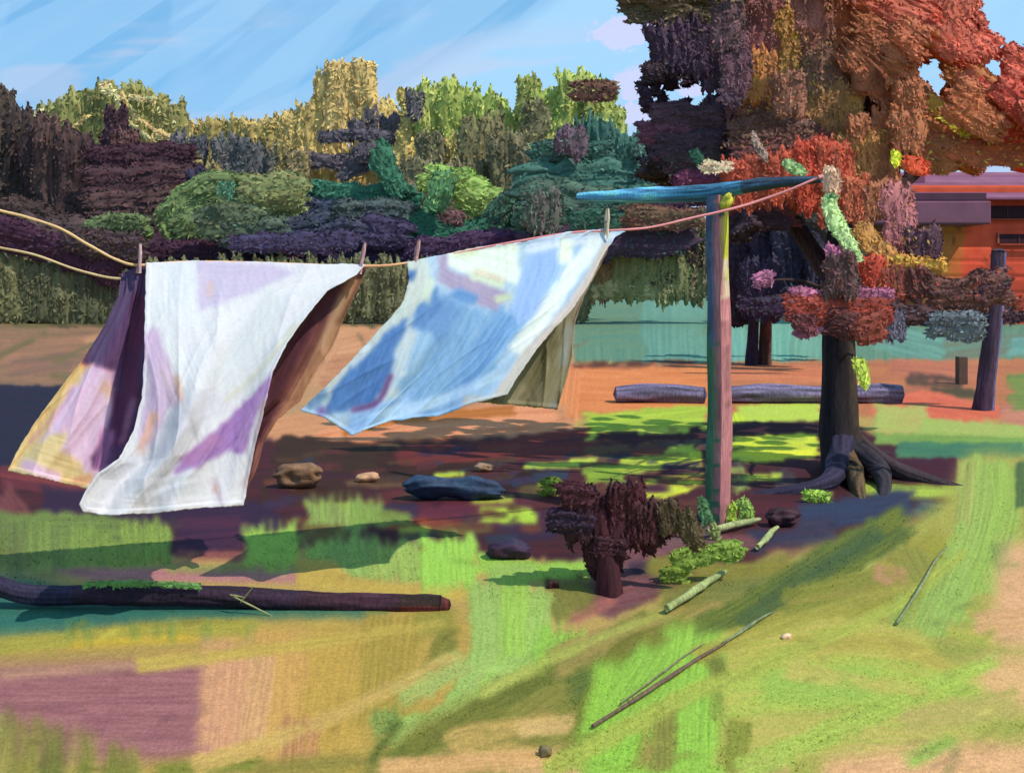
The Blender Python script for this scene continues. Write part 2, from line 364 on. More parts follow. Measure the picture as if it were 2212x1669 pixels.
# orange track
gf([(1215, 790), (2300, 775), (2780, 775), (2780, 890), (1960, 900), (1560, 905), (1215, 905)], (190, 124, 84), (164, 104, 76), ang=.02)
gs([(1235, 845), (1530, 850)], 104, (224, 144, 88), (206, 120, 70), var=.8); gs([(1235, 800), (1225, 900)], 46, (228, 152, 98), (200, 118, 72))
gs([(1560, 806), (1790, 812)], 34, (214, 136, 96), (180, 104, 76)); gs([(1240, 790), (1500, 786)], 14, (96, 56, 44), dry=.35)
gs([(1870, 850), (2060, 855)], 30, (178, 112, 86)); gs([(1920, 795), (2150, 815)], 40, (196, 122, 92), (160, 96, 80), dry=.15)
gs([(1960, 820), (2080, 830)], 26, (92, 70, 60), dry=.3); gs([(2010, 850), (2110, 852)], 22, (86, 78, 56))
gf([(1880, 862), (2000, 846), (2160, 880), (2200, 905), (2060, 912), (1880, 900)], (220, 116, 86), (196, 96, 76), ang=.2)
gs([(2170, 905), (2260, 900)], 50, (196, 134, 110)); gs([(2190, 850), (2260, 850)], 80, (118, 146, 72), (90, 120, 66), dry=.15)
# peach bank behind the sheets
gf([(560, 900), (1220, 880), (1230, 950), (850, 990), (560, 960)], (206, 150, 108), (186, 128, 92), ang=-.12)
gs([(700, 960), (900, 925), (1190, 905)], 62, (226, 156, 114), (212, 134, 92), var=.9); gs([(800, 910), (1110, 890)], 22, (186, 116, 52), (160, 96, 50))
gs([(760, 972), (1000, 958)], 26, (204, 112, 64), dry=.15); gs([(740, 935), (850, 905)], 26, (190, 116, 50))
# shade bands under sheets and tree, painted dark into the ground
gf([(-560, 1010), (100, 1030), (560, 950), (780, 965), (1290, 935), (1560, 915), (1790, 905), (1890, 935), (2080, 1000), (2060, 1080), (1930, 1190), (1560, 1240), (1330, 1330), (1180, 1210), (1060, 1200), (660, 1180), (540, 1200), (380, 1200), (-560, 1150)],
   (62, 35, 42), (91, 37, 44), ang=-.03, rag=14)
gs([(0, 1030), (190, 1062)], 44, (125, 58, 60), (80, 35, 50)); gs([(0, 1070), (40, 1130)], 60, (128, 78, 76), (109, 53, 63), dry=.15)
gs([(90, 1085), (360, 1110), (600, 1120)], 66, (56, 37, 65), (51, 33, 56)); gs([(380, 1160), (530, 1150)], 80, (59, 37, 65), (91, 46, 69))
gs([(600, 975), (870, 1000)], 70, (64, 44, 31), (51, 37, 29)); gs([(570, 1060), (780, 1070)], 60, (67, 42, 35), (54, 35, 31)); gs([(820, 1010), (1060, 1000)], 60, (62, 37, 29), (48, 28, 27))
gs([(860, 990), (1120, 970), (1290, 940)], 40, (125, 55, 46), (80, 33, 39)); gs([(1050, 1040), (1180, 1030)], 50, (48, 26, 25)); gs([(1100, 975), (1300, 960)], 40, (114, 51, 48), (75, 31, 37))
gs([(900, 1110), (1150, 1100)], 40, (101, 46, 63), (80, 40, 60)); gs([(820, 1130), (1010, 1145)], 26, (180, 84, 44), (110, 62, 48), dry=.2); gs([(690, 1120), (900, 1105)], 30, (51, 49, 81), (56, 58, 88))
gs([(1000, 1128), (1290, 1118)], 34, (72, 40, 65), (56, 37, 60)); gs([(930, 1150), (1060, 1140)], 20, (110, 100, 52)); gs([(1100, 1165), (1200, 1150)], 26, (56, 40, 69))
gs([(1270, 925), (1520, 905)], 60, (182, 211, 72), (150, 179, 62), var=.8); gs([(1590, 900), (1770, 892)], 46, (186, 216, 82), (182, 204, 92)); gs([(1585, 900), (1590, 920)], 40, (201, 229, 70))  # lime sun flecks painted between the dark bands, from here on
gs([(1290, 952), (1510, 938)], 28, (56, 26, 35), (72, 31, 42)); gs([(1575, 932), (1770, 930)], 34, (56, 28, 39))
gs([(1570, 982), (1600, 970), (1770, 962)], 48, (209, 229, 66), (177, 195, 82), var=.9); gs([(1590, 990), (1760, 984)], 26, (231, 242, 70), (182, 204, 90))
gs([(1265, 1030), (1350, 1025)], 44, (143, 174, 58), (98, 122, 52)); gs([(1340, 1010), (1420, 1000), (1505, 975)], 38, (199, 223, 64), (128, 137, 72), var=.9)
gs([(1350, 1066), (1430, 1058), (1510, 1030)], 46, (223, 239, 74), (182, 200, 62), var=.9); gs([(1500, 960), (1505, 1030)], 26, (206, 227, 70))
gs([(1580, 1010), (1600, 1060)], 46, (150, 169, 88), (102, 125, 72), dry=.1); gs([(1690, 1018), (1700, 1060)], 50, (70, 62, 69), (83, 46, 58))
gs([(1165, 1048), (1210, 1050)], 40, (145, 165, 58)); gs([(1040, 1115), (1155, 1118)], 34, (189, 227, 74), (158, 198, 66)); gs([(1180, 1060), (1130, 1065)], 22, (117, 127, 54))
gs([(1740, 1070), (1790, 1072)], 26, (192, 225, 80)); gs([(1730, 1118), (1760, 1120)], 18, (182, 216, 74))
gs([(1845, 1055), (1950, 1064), (2080, 1066)], 30, (180, 209, 84), (133, 162, 70), var=.8)
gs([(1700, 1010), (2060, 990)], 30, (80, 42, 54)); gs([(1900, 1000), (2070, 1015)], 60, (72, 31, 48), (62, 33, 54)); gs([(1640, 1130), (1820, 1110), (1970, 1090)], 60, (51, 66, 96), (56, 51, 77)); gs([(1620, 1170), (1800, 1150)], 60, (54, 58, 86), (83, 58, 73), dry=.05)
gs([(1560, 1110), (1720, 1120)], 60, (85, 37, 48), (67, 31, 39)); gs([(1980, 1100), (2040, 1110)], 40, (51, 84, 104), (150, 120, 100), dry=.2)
gs([(1660, 1200), (1790, 1195)], 26, (122, 72, 76), dry=.1)
gf([(1180, 1230), (1320, 1190), (1500, 1150), (1620, 1160), (1640, 1180), (1520, 1240), (1330, 1335), (1240, 1320)], (116, 84, 88), (117, 62, 69), ang=-.2, rag=10)
gs([(1380, 1160), (1540, 1150)], 34, (110, 98, 100), (114, 71, 75), dry=.15); gs([(1360, 1235), (1440, 1225)], 30, (70, 51, 71), dry=.1); gs([(1280, 1300), (1390, 1270)], 40, (130, 89, 96), (122, 72, 74))
gs([(1230, 1340), (1330, 1300)], 26, (176, 110, 102), dry=.25)
for i in range(150):                                     # broken bands of maroon, brown and slate varying the painted shade
    x = rng.uniform(560, 1560); y = rng.uniform(965, 1180)-(x-900)*.03; w = rng.uniform(5, 18); l = rng.uniform(20, 110)
    gs([(x, y), (x+l*.5, y-rng.uniform(-3, 5)), (x+l, y-rng.uniform(0, 9))], w, [(96, 48, 50), (84, 60, 44), (62, 48, 78), (118, 66, 52), (48, 62, 84), (74, 36, 56), (108, 84, 60)][i % 7], dry=.3)
for x, y, l, w in ((1020, 1085, 90, 16), (1130, 1010, 120, 14), (940, 1030, 60, 12), (1440, 975, 60, 16), (1380, 935, 110, 14), (1650, 955, 90, 12), (860, 1150, 70, 14), (1230, 1000, 60, 12), (1610, 1035, 80, 16), (700, 1100, 60, 14)):
    gs([(x, y), (x+l, y-4)], w, (196, 222, 80), (159, 184, 72), dry=.1)  # more sun flecks painted in lime across the shade
# right lawn
gs([(1890, 905), (2000, 915)], 66, (172, 190, 100), (184, 174, 104), var=.9); gs([(1990, 930), (2212, 945)], 46, (160, 188, 96), (176, 184, 110))
gs([(1890, 950), (2212, 958)], 24, (130, 170, 84)); gs([(1940, 975), (2212, 975)], 34, (66, 122, 98), (84, 142, 90), var=.8)
gf([(2090, 985), (2780, 960), (2780, 1750), (1500, 1750), (1330, 1350), (1560, 1250), (1980, 1120), (2060, 1060)], (158, 168, 80), (178, 168, 88), ang=-.6, rag=12)
# yard lawn: lime row
gs([(-60, 1145), (260, 1160)], 86, (118, 142, 72), (96, 110, 66), var=.9); gs([(30, 1130), (30, 1230)], 76, (112, 132, 72), (94, 104, 64), dry=.1)
gs([(110, 1150), (110, 1230)], 90, (126, 150, 76), (104, 122, 68), var=.9); gs([(190, 1150), (190, 1225)], 90, (130, 156, 76)); gs([(315, 1140), (320, 1220)], 110, (140, 168, 76), (112, 132, 70), var=.9); gs([(255, 1180), (260, 1225)], 70, (134, 160, 74))
gs([(380, 1215), (560, 1205)], 22, (186, 148, 92), (172, 120, 108), dry=.1); gf([(380, 1190), (520, 1196), (520, 1212), (380, 1205)], (140, 78, 82))
gf([(100, 1232), (640, 1225), (720, 1262), (200, 1256)], (184, 130, 128), (160, 108, 112), ang=0, rag=5); gs([(360, 1232), (640, 1228)], 16, (150, 160, 84), dry=.25)
gs([(585, 1145), (588, 1225)], 118, (158, 202, 88), (148, 190, 80), var=.5); gs([(720, 1085), (722, 1150)], 120, (150, 184, 88), (130, 146, 84), var=.9); gs([(790, 1090), (800, 1140)], 70, (140, 172, 84)); gs([(820, 1120), (890, 1125)], 30, (126, 150, 74))
gs([(650, 1150), (740, 1160)], 40, (116, 100, 54), dry=.1); gs([(700, 1180), (705, 1250)], 90, (156, 194, 94), (146, 172, 96)); gs([(760, 1170), (770, 1250)], 110, (152, 188, 98), (132, 156, 86), var=.9); gs([(850, 1180), (860, 1255)], 110, (160, 192, 96), (140, 158, 86), var=.8)
gf([(640, 1205), (720, 1215), (760, 1250), (860, 1262), (1020, 1270), (1020, 1300), (640, 1270)], (196, 172, 84), (180, 160, 80), ang=0)
gs([(965, 1170), (970, 1270)], 122, (160, 212, 90), (148, 200, 80), var=.5, h=2); gs([(1030, 1215), (1150, 1235), (1270, 1235)], 44, (156, 206, 84), (150, 184, 92)); gs([(1060, 1240), (1150, 1240)], 44, (160, 200, 100))
gs([(1215, 1270), (1240, 1320)], 110, (130, 132, 62), (110, 112, 56)); gs([(1180, 1260), (1195, 1268)], 18, (60, 30, 32))
# teal shadow painted onto the grass in front of the log
gf([(-560, 1240), (60, 1250), (240, 1300), (520, 1300), (840, 1318), (820, 1338), (500, 1345), (300, 1360), (140, 1385), (-560, 1420)], (56, 112, 100), (44, 100, 94), ang=-.05, rag=6)
gs([(0, 1340), (130, 1320)], 80, (48, 108, 98), (60, 120, 100)); gs([(240, 1320), (520, 1318), (830, 1326)], 34, (46, 108, 100), (56, 120, 104))
gf([(-560, 1400), (140, 1372), (330, 1352), (640, 1338), (1000, 1330), (1030, 1280), (1180, 1330), (1180, 1669), (760, 1750), (-560, 1750)], (184, 160, 78), (168, 142, 78), ang=0, rag=12)
gs([(0, 1400), (300, 1368), (560, 1356)], 36, (168, 164, 70), (150, 146, 62), dry=.1); gs([(150, 1395), (420, 1380)], 18, (204, 176, 60), dry=.3); gs([(0, 1430), (440, 1405)], 26, (178, 148, 84), (160, 150, 78), dry=.1)
for x in (150, 190, 290, 338, 370, 445, 540): gs([(x, 1345), (x+2, 1378+rng.random()*22)], 9, (118, 150, 74))
# mauve bare soil
gf([(-560, 1460), (470, 1425), (452, 1520), (440, 1640), (-560, 1700)], (162, 112, 114), (140, 92, 98), ang=0, rag=8, var=.9)
gs([(0, 1462), (460, 1430)], 20, (186, 144, 120), dry=.25)
gs([(500, 1400), (480, 1669)], 120, (212, 162, 122), (196, 146, 108)); gs([(620, 1380), (600, 1690)], 150, (204, 164, 92), (190, 150, 86)); gs([(740, 1380), (700, 1640)], 130, (186, 158, 74), (196, 160, 84)); gs([(850, 1340), (830, 1560)], 130, (172, 152, 70), (150, 136, 62))
gs([(570, 1420), (540, 1600)], 60, (216, 170, 122), dry=.15); gs([(900, 1350), (980, 1345)], 60, (140, 140, 62), (156, 146, 66)); gs([(970, 1380), (930, 1460)], 50, (130, 132, 58), dry=.1)
gs([(650, 1560), (640, 1690)], 90, (200, 148, 100), (150, 110, 72), dry=.2)
# tall olive grass, lower left
for i in range(30):
    x = rng.uniform(-30, 300); y0 = 1535+max(0, x-60)*.33+rng.random()*30
    gs([(x-8, 1700), (x+6, y0+50), (x-10+rng.random()*20, y0)], rng.uniform(14, 30), [(150, 146, 70), (126, 132, 58), (168, 158, 84), (112, 118, 56)][i % 4], taper=(1.2, .3))
gs([(340, 1669), (560, 1655)], 36, (128, 136, 56)); gs([(560, 1665), (780, 1650)], 40, (146, 138, 66))
# sweep of lime grass
gs([(1060, 1270), (1060, 1420), (1000, 1560)], 100, (158, 190, 104), (146, 182, 92), var=.8); gs([(1150, 1280), (1120, 1400), (980, 1560), (840, 1600)], 90, (156, 196, 98), (166, 182, 108), var=.8)
gs([(1110, 1250), (1110, 1420)], 60, (160, 202, 90)); gs([(1000, 1430), (860, 1510)], 60, (160, 184, 104), (176, 178, 96), dry=.15)
gs([(830, 1540), (840, 1600)], 60, (136, 164, 84), dry=.2); gs([(1215, 1370), (1200, 1470)], 110, (146, 198, 80), (134, 172, 72), dry=.05)
gf([(900, 1560), (1180, 1450), (1400, 1400), (1400, 1669), (780, 1690)], (138, 138, 66), (112, 116, 50), ang=-.6, rag=14)
gs([(840, 1650), (1000, 1560), (1200, 1450), (1400, 1340)], 44, (98, 110, 46), (128, 132, 60), dry=.08); gs([(880, 1620), (1090, 1530)], 40, (120, 124, 54), dry=.12)
gs([(900, 1690), (1150, 1600)], 70, (150, 140, 72), (120, 120, 56), dry=.1); gs([(790, 1669), (860, 1560)], 20, (96, 112, 50))
gs([(1160, 1640), (980, 1600), (1200, 1560)], 40, (196, 168, 96), dry=.2); gs([(1120, 1580), (1240, 1565)], 36, (214, 182, 118), dry=.1)
# olive sweeps right of centre
gs([(1200, 1440), (1450, 1350), (1700, 1230)], 80, (134, 132, 66), (170, 148, 88), dry=.05, var=.9)
gs([(1400, 1225), (1560, 1240), (1720, 1240)], 44, (136, 134, 58), (118, 116, 52)); gs([(1430, 1290), (1640, 1270), (1840, 1260)], 44, (112, 124, 64), (144, 136, 72), dry=.1)
gs([(1950, 1130), (1780, 1230), (1560, 1360), (1240, 1500)], 110, (110, 124, 52), (84, 104, 56), var=.9, taper=(.75, .8)); gs([(2040, 1180), (1850, 1300), (1560, 1420), (1400, 1470)], 90, (150, 154, 62), (164, 154, 76), dry=.08, var=.9)
gs([(1900, 1150), (1700, 1280), (1600, 1350)], 40, (74, 98, 60), (96, 112, 54)); gs([(1700, 1310), (1900, 1270), (2060, 1260)], 70, (130, 138, 58), (150, 144, 70), var=.9)
gs([(1250, 1600), (1330, 1420), (1480, 1360)], 40, (120, 124, 52), dry=.2)
gs([(1960, 1200), (1990, 1260)], 70, (146, 150, 72)); gs([(1890, 1240), (1950, 1250)], 40, (196, 150, 112), dry=.35)
gs([(1560, 1440), (1850, 1400), (2080, 1430), (2180, 1500)], 130, (170, 178, 80), (192, 182, 96), var=1, dry=.03); gs([(1560, 1520), (1850, 1480), (2120, 1530)], 110, (164, 194, 84), (184, 186, 92), var=.9); gs([(1580, 1600), (1850, 1590), (2100, 1600)], 90, (174, 180, 88), (192, 178, 100), var=.9)
gs([(1650, 1490), (1900, 1480)], 70, (152, 190, 84), (166, 186, 90)); gs([(1700, 1400), (1900, 1390), (2050, 1440)], 40, (184, 174, 84), dry=.2)
# bright lime
gs([(1500, 1370), (1480, 1500), (1480, 1669)], 140, (150, 200, 80), (140, 186, 72), var=.5, h=1.6); gs([(1350, 1450), (1300, 1669)], 130, (148, 200, 76), (140, 186, 70), var=.5); gs([(1430, 1420), (1340, 1560)], 110, (146, 196, 78), (136, 178, 72)); gs([(1240, 1690), (1560, 1690)], 60, (150, 200, 76))
gs([(1440, 1530), (1430, 1669)], 50, (136, 140, 66), (128, 116, 60), dry=.05); gs([(1600, 1560), (1590, 1669)], 50, (138, 150, 62), dry=.15); gs([(1545, 1440), (1550, 1560)], 30, (140, 166, 72), dry=.3)
gs([(1560, 1470), (1530, 1400)], 40, (120, 130, 60), dry=.2)
# pale lime drift at right
gs([(2130, 1000), (2110, 1150), (2030, 1330)], 96, (158, 190, 96), (152, 180, 90), var=.9); gs([(2170, 1010), (2170, 1120), (2120, 1280)], 70, (156, 192, 90), (146, 172, 84), dry=.04); gs([(2060, 1230), (2000, 1370)], 80, (152, 186, 94), (140, 162, 84), dry=.08)
gs([(2090, 1000), (2080, 1130)], 40, (170, 184, 100), dry=.2); gs([(1960, 1290), (1940, 1360)], 50, (148, 174, 88), dry=.15)
gs([(2206, 1000), (2206, 1100)], 24, (86, 116, 70)); gs([(2160, 1180), (2180, 1240)], 50, (128, 160, 84), dry=.15)
# peach bare earth at the right edge and bottom
gf([(2170, 1180), (2780, 1150), (2780, 1420), (2150, 1400), (2140, 1330)], (224, 178, 134), (206, 164, 118), ang=.4, rag=12); gs([(2110, 1350), (2212, 1340)], 50, (214, 172, 122), dry=.15)
gs([(2020, 1400), (2212, 1440)], 50, (150, 160, 76), (176, 164, 90), dry=.05); gf([(2120, 1420), (2780, 1400), (2780, 1560), (2180, 1540), (2100, 1470)], (220, 182, 128), (208, 170, 112), ang=.3, rag=12)
gs([(1950, 1560), (2200, 1520)], 60, (172, 170, 92), (196, 172, 110), dry=.1); gf([(1780, 1640), (2000, 1610), (2780, 1600), (2780, 1750), (1760, 1750)], (226, 180, 132), (206, 164, 116), ang=-.1, rag=12)
gs([(1600, 1669), (1700, 1655)], 40, (216, 170, 122), dry=.15); gs([(1960, 1650), (2060, 1600)], 36, (150, 190, 84), taper=(1, .7)); gs([(2040, 1690), (2070, 1620)], 10, (110, 120, 70))
gs([(820, 1665), (1200, 1640)], 44, (222, 176, 122), (190, 150, 90), dry=.1); gs([(1100, 1690), (1250, 1680)], 40, (226, 180, 130))
for p_, w_, c_ in (([(1180, 1669), (1500, 1500), (1900, 1330), (2080, 1200)], 46, (172, 186, 84)), ([(1600, 1669), (1850, 1560), (2150, 1430)], 60, (172, 200, 90)), ([(1500, 1420), (1760, 1330), (1960, 1270)], 36, (170, 168, 78)), ([(1700, 1450), (2000, 1500)], 40, (196, 190, 100)), ([(1040, 1500), (1250, 1400), (1450, 1320)], 30, (176, 186, 92)), ([(300, 1440), (620, 1400), (960, 1350)], 34, (196, 176, 84)), ([(420, 1660), (700, 1560), (980, 1420)], 44, (206, 176, 100))):
    gs(p_, w_, c_, dry=.22, taper=(1, .5))
for i in range(260):                                     # the same ground goes on beyond the frame
    sdx = rng.random() < .5; x = rng.uniform(-560, -60) if sdx else rng.uniform(2290, 2780); y = 960+700*rng.random()**.8
    cset = [(120, 146, 70), (150, 188, 80), (176, 158, 80), (108, 118, 54), (160, 190, 96), (206, 168, 118)]
    gs([(x-70, y+rng.normal()*12), (x+70, y-rng.normal()*12)], rng.uniform(20, 60), cset[i % 6], dry=.1)
for i in range(420):                                     # small scuffs, clover and dry bits all over the lawn
    x = rng.uniform(-300, 2500); y = 1130+540*rng.random()
    c0, _ = G.get(np.array([x]), np.array([y])); c0 = c0[0]*(1+rng.normal()*.09); a = rng.uniform(-1.0, .2); l = rng.uniform(10, 55)
    gs([(x, y), (x+l*math.cos(a), y+l*math.sin(a)*.7)], rng.uniform(4, 12), tuple(np.clip(c0, 20, 240)), dry=.25)
step = 2.6
gx = np.arange(-540, 2760, step); gy = np.concatenate([np.arange(622, 1750, step)])
GX, GY = np.meshgrid(gx, gy)
cc, hh = G.get(GX, GY); YY = gY(GY)
wv = .5*vn(GX/1.6, GY*.6)+.5*vn(GX*.9, GY/1.8)              # coarse fibre of turf and soil
cc = cc*(1+.13*(wv-.5))[..., None]
P = np.stack([(GX-CX)/F*YY, YY, hh*.006*np.clip(YY/6, .6, 3)*(YY < 30)+.002], -1).reshape(-1, 3)
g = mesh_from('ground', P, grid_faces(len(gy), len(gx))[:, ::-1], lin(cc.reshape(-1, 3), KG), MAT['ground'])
tag(g, 'yard of patchy lime, olive and bare peach ground with orange track behind', None, kind='structure')
R_ = 3000.0
t = mesh_from('terrain', [(-R_, -60, -.03), (R_, -60, -.03), (R_, R_, -.03), (-R_, R_, -.03)], [(0, 1, 2, 3)], lin(np.array([[120, 116, 70]]*4), KG), MAT['ground'])
tag(t, 'open olive ground running out to the horizon', None, kind='structure')
# short standing turf on the green patches
def greenish(c): return (c[..., 1] > c[..., 0]*1.04) & (c[..., 1] > c[..., 2]*1.3)
nb = 90000
bx = rng.uniform(-250, 2460, nb); by = 1000+670*rng.random(nb)**.75
bc, _ = G.get(bx, by); ok = greenish(bc) & (rng.random(nb) < np.where(by < 1180, .9, .55)); bx, by, bc = bx[ok], by[ok], bc[ok]
bY = gY(by); n = len(bx); ht = rng.uniform(.007, .018, n)*np.where(by > 1300, .9, 1.3); wd = rng.uniform(.002, .005, n)*np.clip(bY/4.5, 1, 2)
px = (bx-CX)/F*bY; a = rng.uniform(-.7, .7, n); lx = rng.normal(0, .012, n)-.006; ly = rng.normal(0, .012, n)
B0 = np.stack([px-wd*np.cos(a), bY-wd*np.sin(a), np.zeros(n)], -1); B1 = np.stack([px+wd*np.cos(a), bY+wd*np.sin(a), np.zeros(n)], -1); B2 = np.stack([px+lx, bY+ly, ht], -1)
bc = bc*(1+rng.normal(0, .07, n))[:, None]
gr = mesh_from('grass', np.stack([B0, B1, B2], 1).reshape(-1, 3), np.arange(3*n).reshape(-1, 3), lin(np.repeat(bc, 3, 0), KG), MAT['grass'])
tag(gr, 'short lime and olive grass standing on the yard', 'grass', kind='stuff')

# ------------------------------------------------------------------ trees and hedges behind
def tree(name, label, cat, Y, dabs, trunk=None, group=None, m='far_foliage', clump='leaf_clump', fill=0, fc=None, thick=.25, base=None, dz=.012, holes=None):
    xs = [p[0] for d in dabs for p in d[0]]; ys = [p[1] for d in dabs for p in d[0]]
    bx_ = base if base is not None else (min(xs)+max(xs))/2
    b = at(bx_, 0, Y); root = thing(name, label, cat, (b.x, Y, 0), group)
    if trunk:
        tx, ty, tw, tc_ = trunk; p1 = at(tx, ty, Y+.3)
        tube('trunk', [(p1.x, Y+.3, 0), (p1.x+.1*Y/30, Y+.3, p1.z*.5), (p1.x, Y+.3, p1.z)], [tw, tw*.8, tw*.5], tc_, parent=root)
    for i in range(fill):                                # the inside and far side of the crown
        d = dabs[int(rng.integers(len(dabs)))]; q = d[0][int(rng.integers(len(d[0])))]; w = d[1]*rng.uniform(.45, .8)
        x = q[0]+rng.normal()*w*.2; y = q[1]+abs(rng.normal())*w*.3+w*.25
        a_ = rng.uniform(0, 3.1); l = w*rng.uniform(.3, .8)
        if holes and any((x-h[0])**2/(h[2]+w*.6)**2+(y-h[1])**2/(h[3]+w*.6)**2 < 1.3 for h in holes): continue
        dab(clump, [(x-l*math.cos(a_), y-l*math.sin(a_)), (x+l*math.cos(a_), y+l*math.sin(a_))], w, d[2], Y+rng.uniform(.01, .09)*Y, root, m=m, thick=.9, res=9)
    mc_ = [d[2] for d in dabs]
    if m == 'far_foliage':                               # far foliage colours mixed part way towards a dull grey brown
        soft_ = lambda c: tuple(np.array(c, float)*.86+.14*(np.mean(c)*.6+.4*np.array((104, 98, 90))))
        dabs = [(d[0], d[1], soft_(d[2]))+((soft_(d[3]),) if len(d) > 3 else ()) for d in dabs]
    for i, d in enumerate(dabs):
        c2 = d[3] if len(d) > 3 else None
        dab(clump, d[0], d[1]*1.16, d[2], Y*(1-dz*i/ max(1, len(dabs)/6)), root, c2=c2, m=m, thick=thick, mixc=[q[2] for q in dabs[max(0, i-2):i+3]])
    return root
V2 = lambda x, y0, y1, w, c, c2=None: ([(x, y0), (x+3, (y0+y1)/2), (x, y1)], w, c) + ((c2,) if c2 else ())
PE = (216, 168, 118)
tree('olive_tree', 'rounded olive tree with peach streaks at its top, beyond the dark left hedge', 'tree', 62,
     [V2(115, 350, 235, 66, (104, 106, 62)), V2(165, 350, 212, 84, (104, 108, 60), (122, 118, 70)), V2(215, 350, 200, 80, (106, 108, 60)), V2(265, 350, 196, 76, (110, 110, 62)), V2(320, 350, 208, 84, (112, 110, 60), (140, 124, 74)), V2(368, 350, 226, 56, (116, 112, 64)),
      ([(226, 196), (238, 188)], 22, (226, 172, 124)), ([(250, 205), (275, 260), (330, 305)], 7, PE), ([(262, 198), (292, 250), (380, 312)], 7, (196, 158, 100)), ([(285, 210), (335, 215)], 8, PE), ([(340, 290), (400, 322)], 20, (206, 160, 106), (150, 126, 78)), ([(130, 300), (190, 250)], 5, (176, 150, 90)), ([(80, 262), (95, 250)], 24, (220, 170, 130))],
     (240, 330, .5, (70, 50, 40)), 'trees beyond the hedge', fill=12)
tree('ochre_tree', 'low ochre tree with a slate grey lower crown, left of the tall ochre tree', 'tree', 58,
     [V2(425, 350, 272, 56, (142, 126, 70), PE), V2(470, 350, 268, 60, (140, 124, 68)), V2(512, 350, 258, 44, (146, 130, 72)), V2(560, 360, 276, 70, (150, 130, 74)), V2(600, 360, 268, 50, (146, 128, 72)),
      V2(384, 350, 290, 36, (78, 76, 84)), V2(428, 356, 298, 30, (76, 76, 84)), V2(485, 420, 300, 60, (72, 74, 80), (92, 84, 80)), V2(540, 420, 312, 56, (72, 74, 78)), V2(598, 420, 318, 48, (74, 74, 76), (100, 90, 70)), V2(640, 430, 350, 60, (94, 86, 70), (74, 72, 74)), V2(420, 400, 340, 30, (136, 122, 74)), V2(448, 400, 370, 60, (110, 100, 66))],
     (520, 330, .45, (64, 50, 44)), 'trees beyond the hedge', fill=12)
tree('tall_tree', 'tallest ochre tree in the middle with slate grey shaded boughs', 'tree', 55,
     [V2(628, 420, 252, 66, (156, 136, 80)), V2(676, 420, 228, 76, (166, 144, 84)), V2(716, 420, 160, 60, (172, 148, 88)), V2(738, 300, 142, 60, (176, 150, 92)), V2(786, 400, 138, 44, (178, 152, 92)), V2(826, 420, 228, 60, (168, 146, 86)), V2(700, 420, 340, 100, (168, 144, 84)), V2(770, 420, 340, 90, (172, 148, 88)),
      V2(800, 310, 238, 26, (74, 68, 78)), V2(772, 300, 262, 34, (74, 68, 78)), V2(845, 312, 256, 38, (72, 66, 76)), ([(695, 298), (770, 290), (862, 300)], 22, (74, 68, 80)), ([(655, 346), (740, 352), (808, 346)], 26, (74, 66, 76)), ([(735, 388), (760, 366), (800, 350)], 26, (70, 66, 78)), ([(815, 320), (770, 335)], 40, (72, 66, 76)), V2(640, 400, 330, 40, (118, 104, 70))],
     (740, 330, .6, (76, 58, 44)), 'trees beyond the hedge', fill=16)
tree('green_tree', 'yellow green tree with one dark slate bough near its top left', 'tree', 52,
     [V2(885, 400, 198, 44, (160, 142, 80)), V2(935, 380, 186, 84, (132, 144, 70), (150, 146, 78)), V2(990, 380, 196, 84, (128, 144, 66)), V2(1045, 340, 212, 76, (130, 146, 68)), V2(1080, 340, 250, 50, (128, 142, 66)), V2(870, 400, 320, 50, (166, 146, 84)), V2(960, 400, 310, 90, (164, 148, 82)), V2(893, 258, 204, 34, (74, 72, 80)), V2(928, 400, 292, 52, (90, 86, 62)), V2(1070, 300, 240, 26, (104, 112, 60)), V2(985, 400, 352, 50, (88, 84, 62))],
     (970, 330, .5, (70, 56, 40)), 'trees beyond the hedge', fill=12)
tree('leafy_tree', 'green tree with a long dark brown bough across its top right', 'tree', 50,
     [V2(1140, 400, 174, 44, (128, 134, 68)), V2(1185, 380, 205, 70, (132, 146, 72)), V2(1245, 360, 170, 80, (136, 150, 74)), V2(1292, 340, 186, 60, (134, 148, 76)), V2(1325, 330, 240, 50, (128, 140, 70)), V2(1200, 400, 300, 90, (146, 148, 78)), V2(1270, 400, 280, 90, (130, 146, 72)), ([(1235, 196), (1325, 198)], 34, (82, 50, 42), (52, 30, 34)), ([(1146, 225), (1162, 262), (1128, 310)], 40, (92, 88, 62)), V2(1140, 400, 330, 60, (150, 144, 80))],
     (1220, 330, .5, (70, 56, 40)), 'trees beyond the hedge', fill=12)
tree('brown_tree', 'olive brown tree between the two yellow green trees', 'tree', 46,
     [V2(1042, 470, 262, 84, (94, 90, 60)), V2(1000, 470, 360, 90, (92, 86, 62)), V2(1095, 460, 300, 80, (88, 84, 60)), V2(945, 470, 385, 90, (90, 84, 64), (104, 84, 66)), V2(900, 470, 350, 60, (92, 88, 64)), ([(790, 440), (900, 430)], 60, (88, 84, 62)), V2(1150, 460, 340, 70, (86, 82, 62))],
     (1050, 330, .4, (60, 48, 40)), 'trees beyond the hedge', fill=8)
DM = (54, 38, 42)
tree('dark_tree', 'dark brown tree at the left edge of the hedge', 'tree', 44,
     [V2(0, 600, 200, 76, (60, 50, 44)), V2(38, 600, 236, 60, (58, 46, 44)), V2(80, 600, 290, 70, DM), V2(118, 600, 272, 84, (58, 42, 42), (84, 52, 46)), V2(160, 600, 300, 80, (56, 38, 40)), V2(-50, 600, 220, 80, (58, 48, 42)), ([(-20, 460), (130, 500)], 80, (56, 42, 42))],
     (60, 330, .5, (50, 36, 34)), 'dark trees along the left', fill=14)
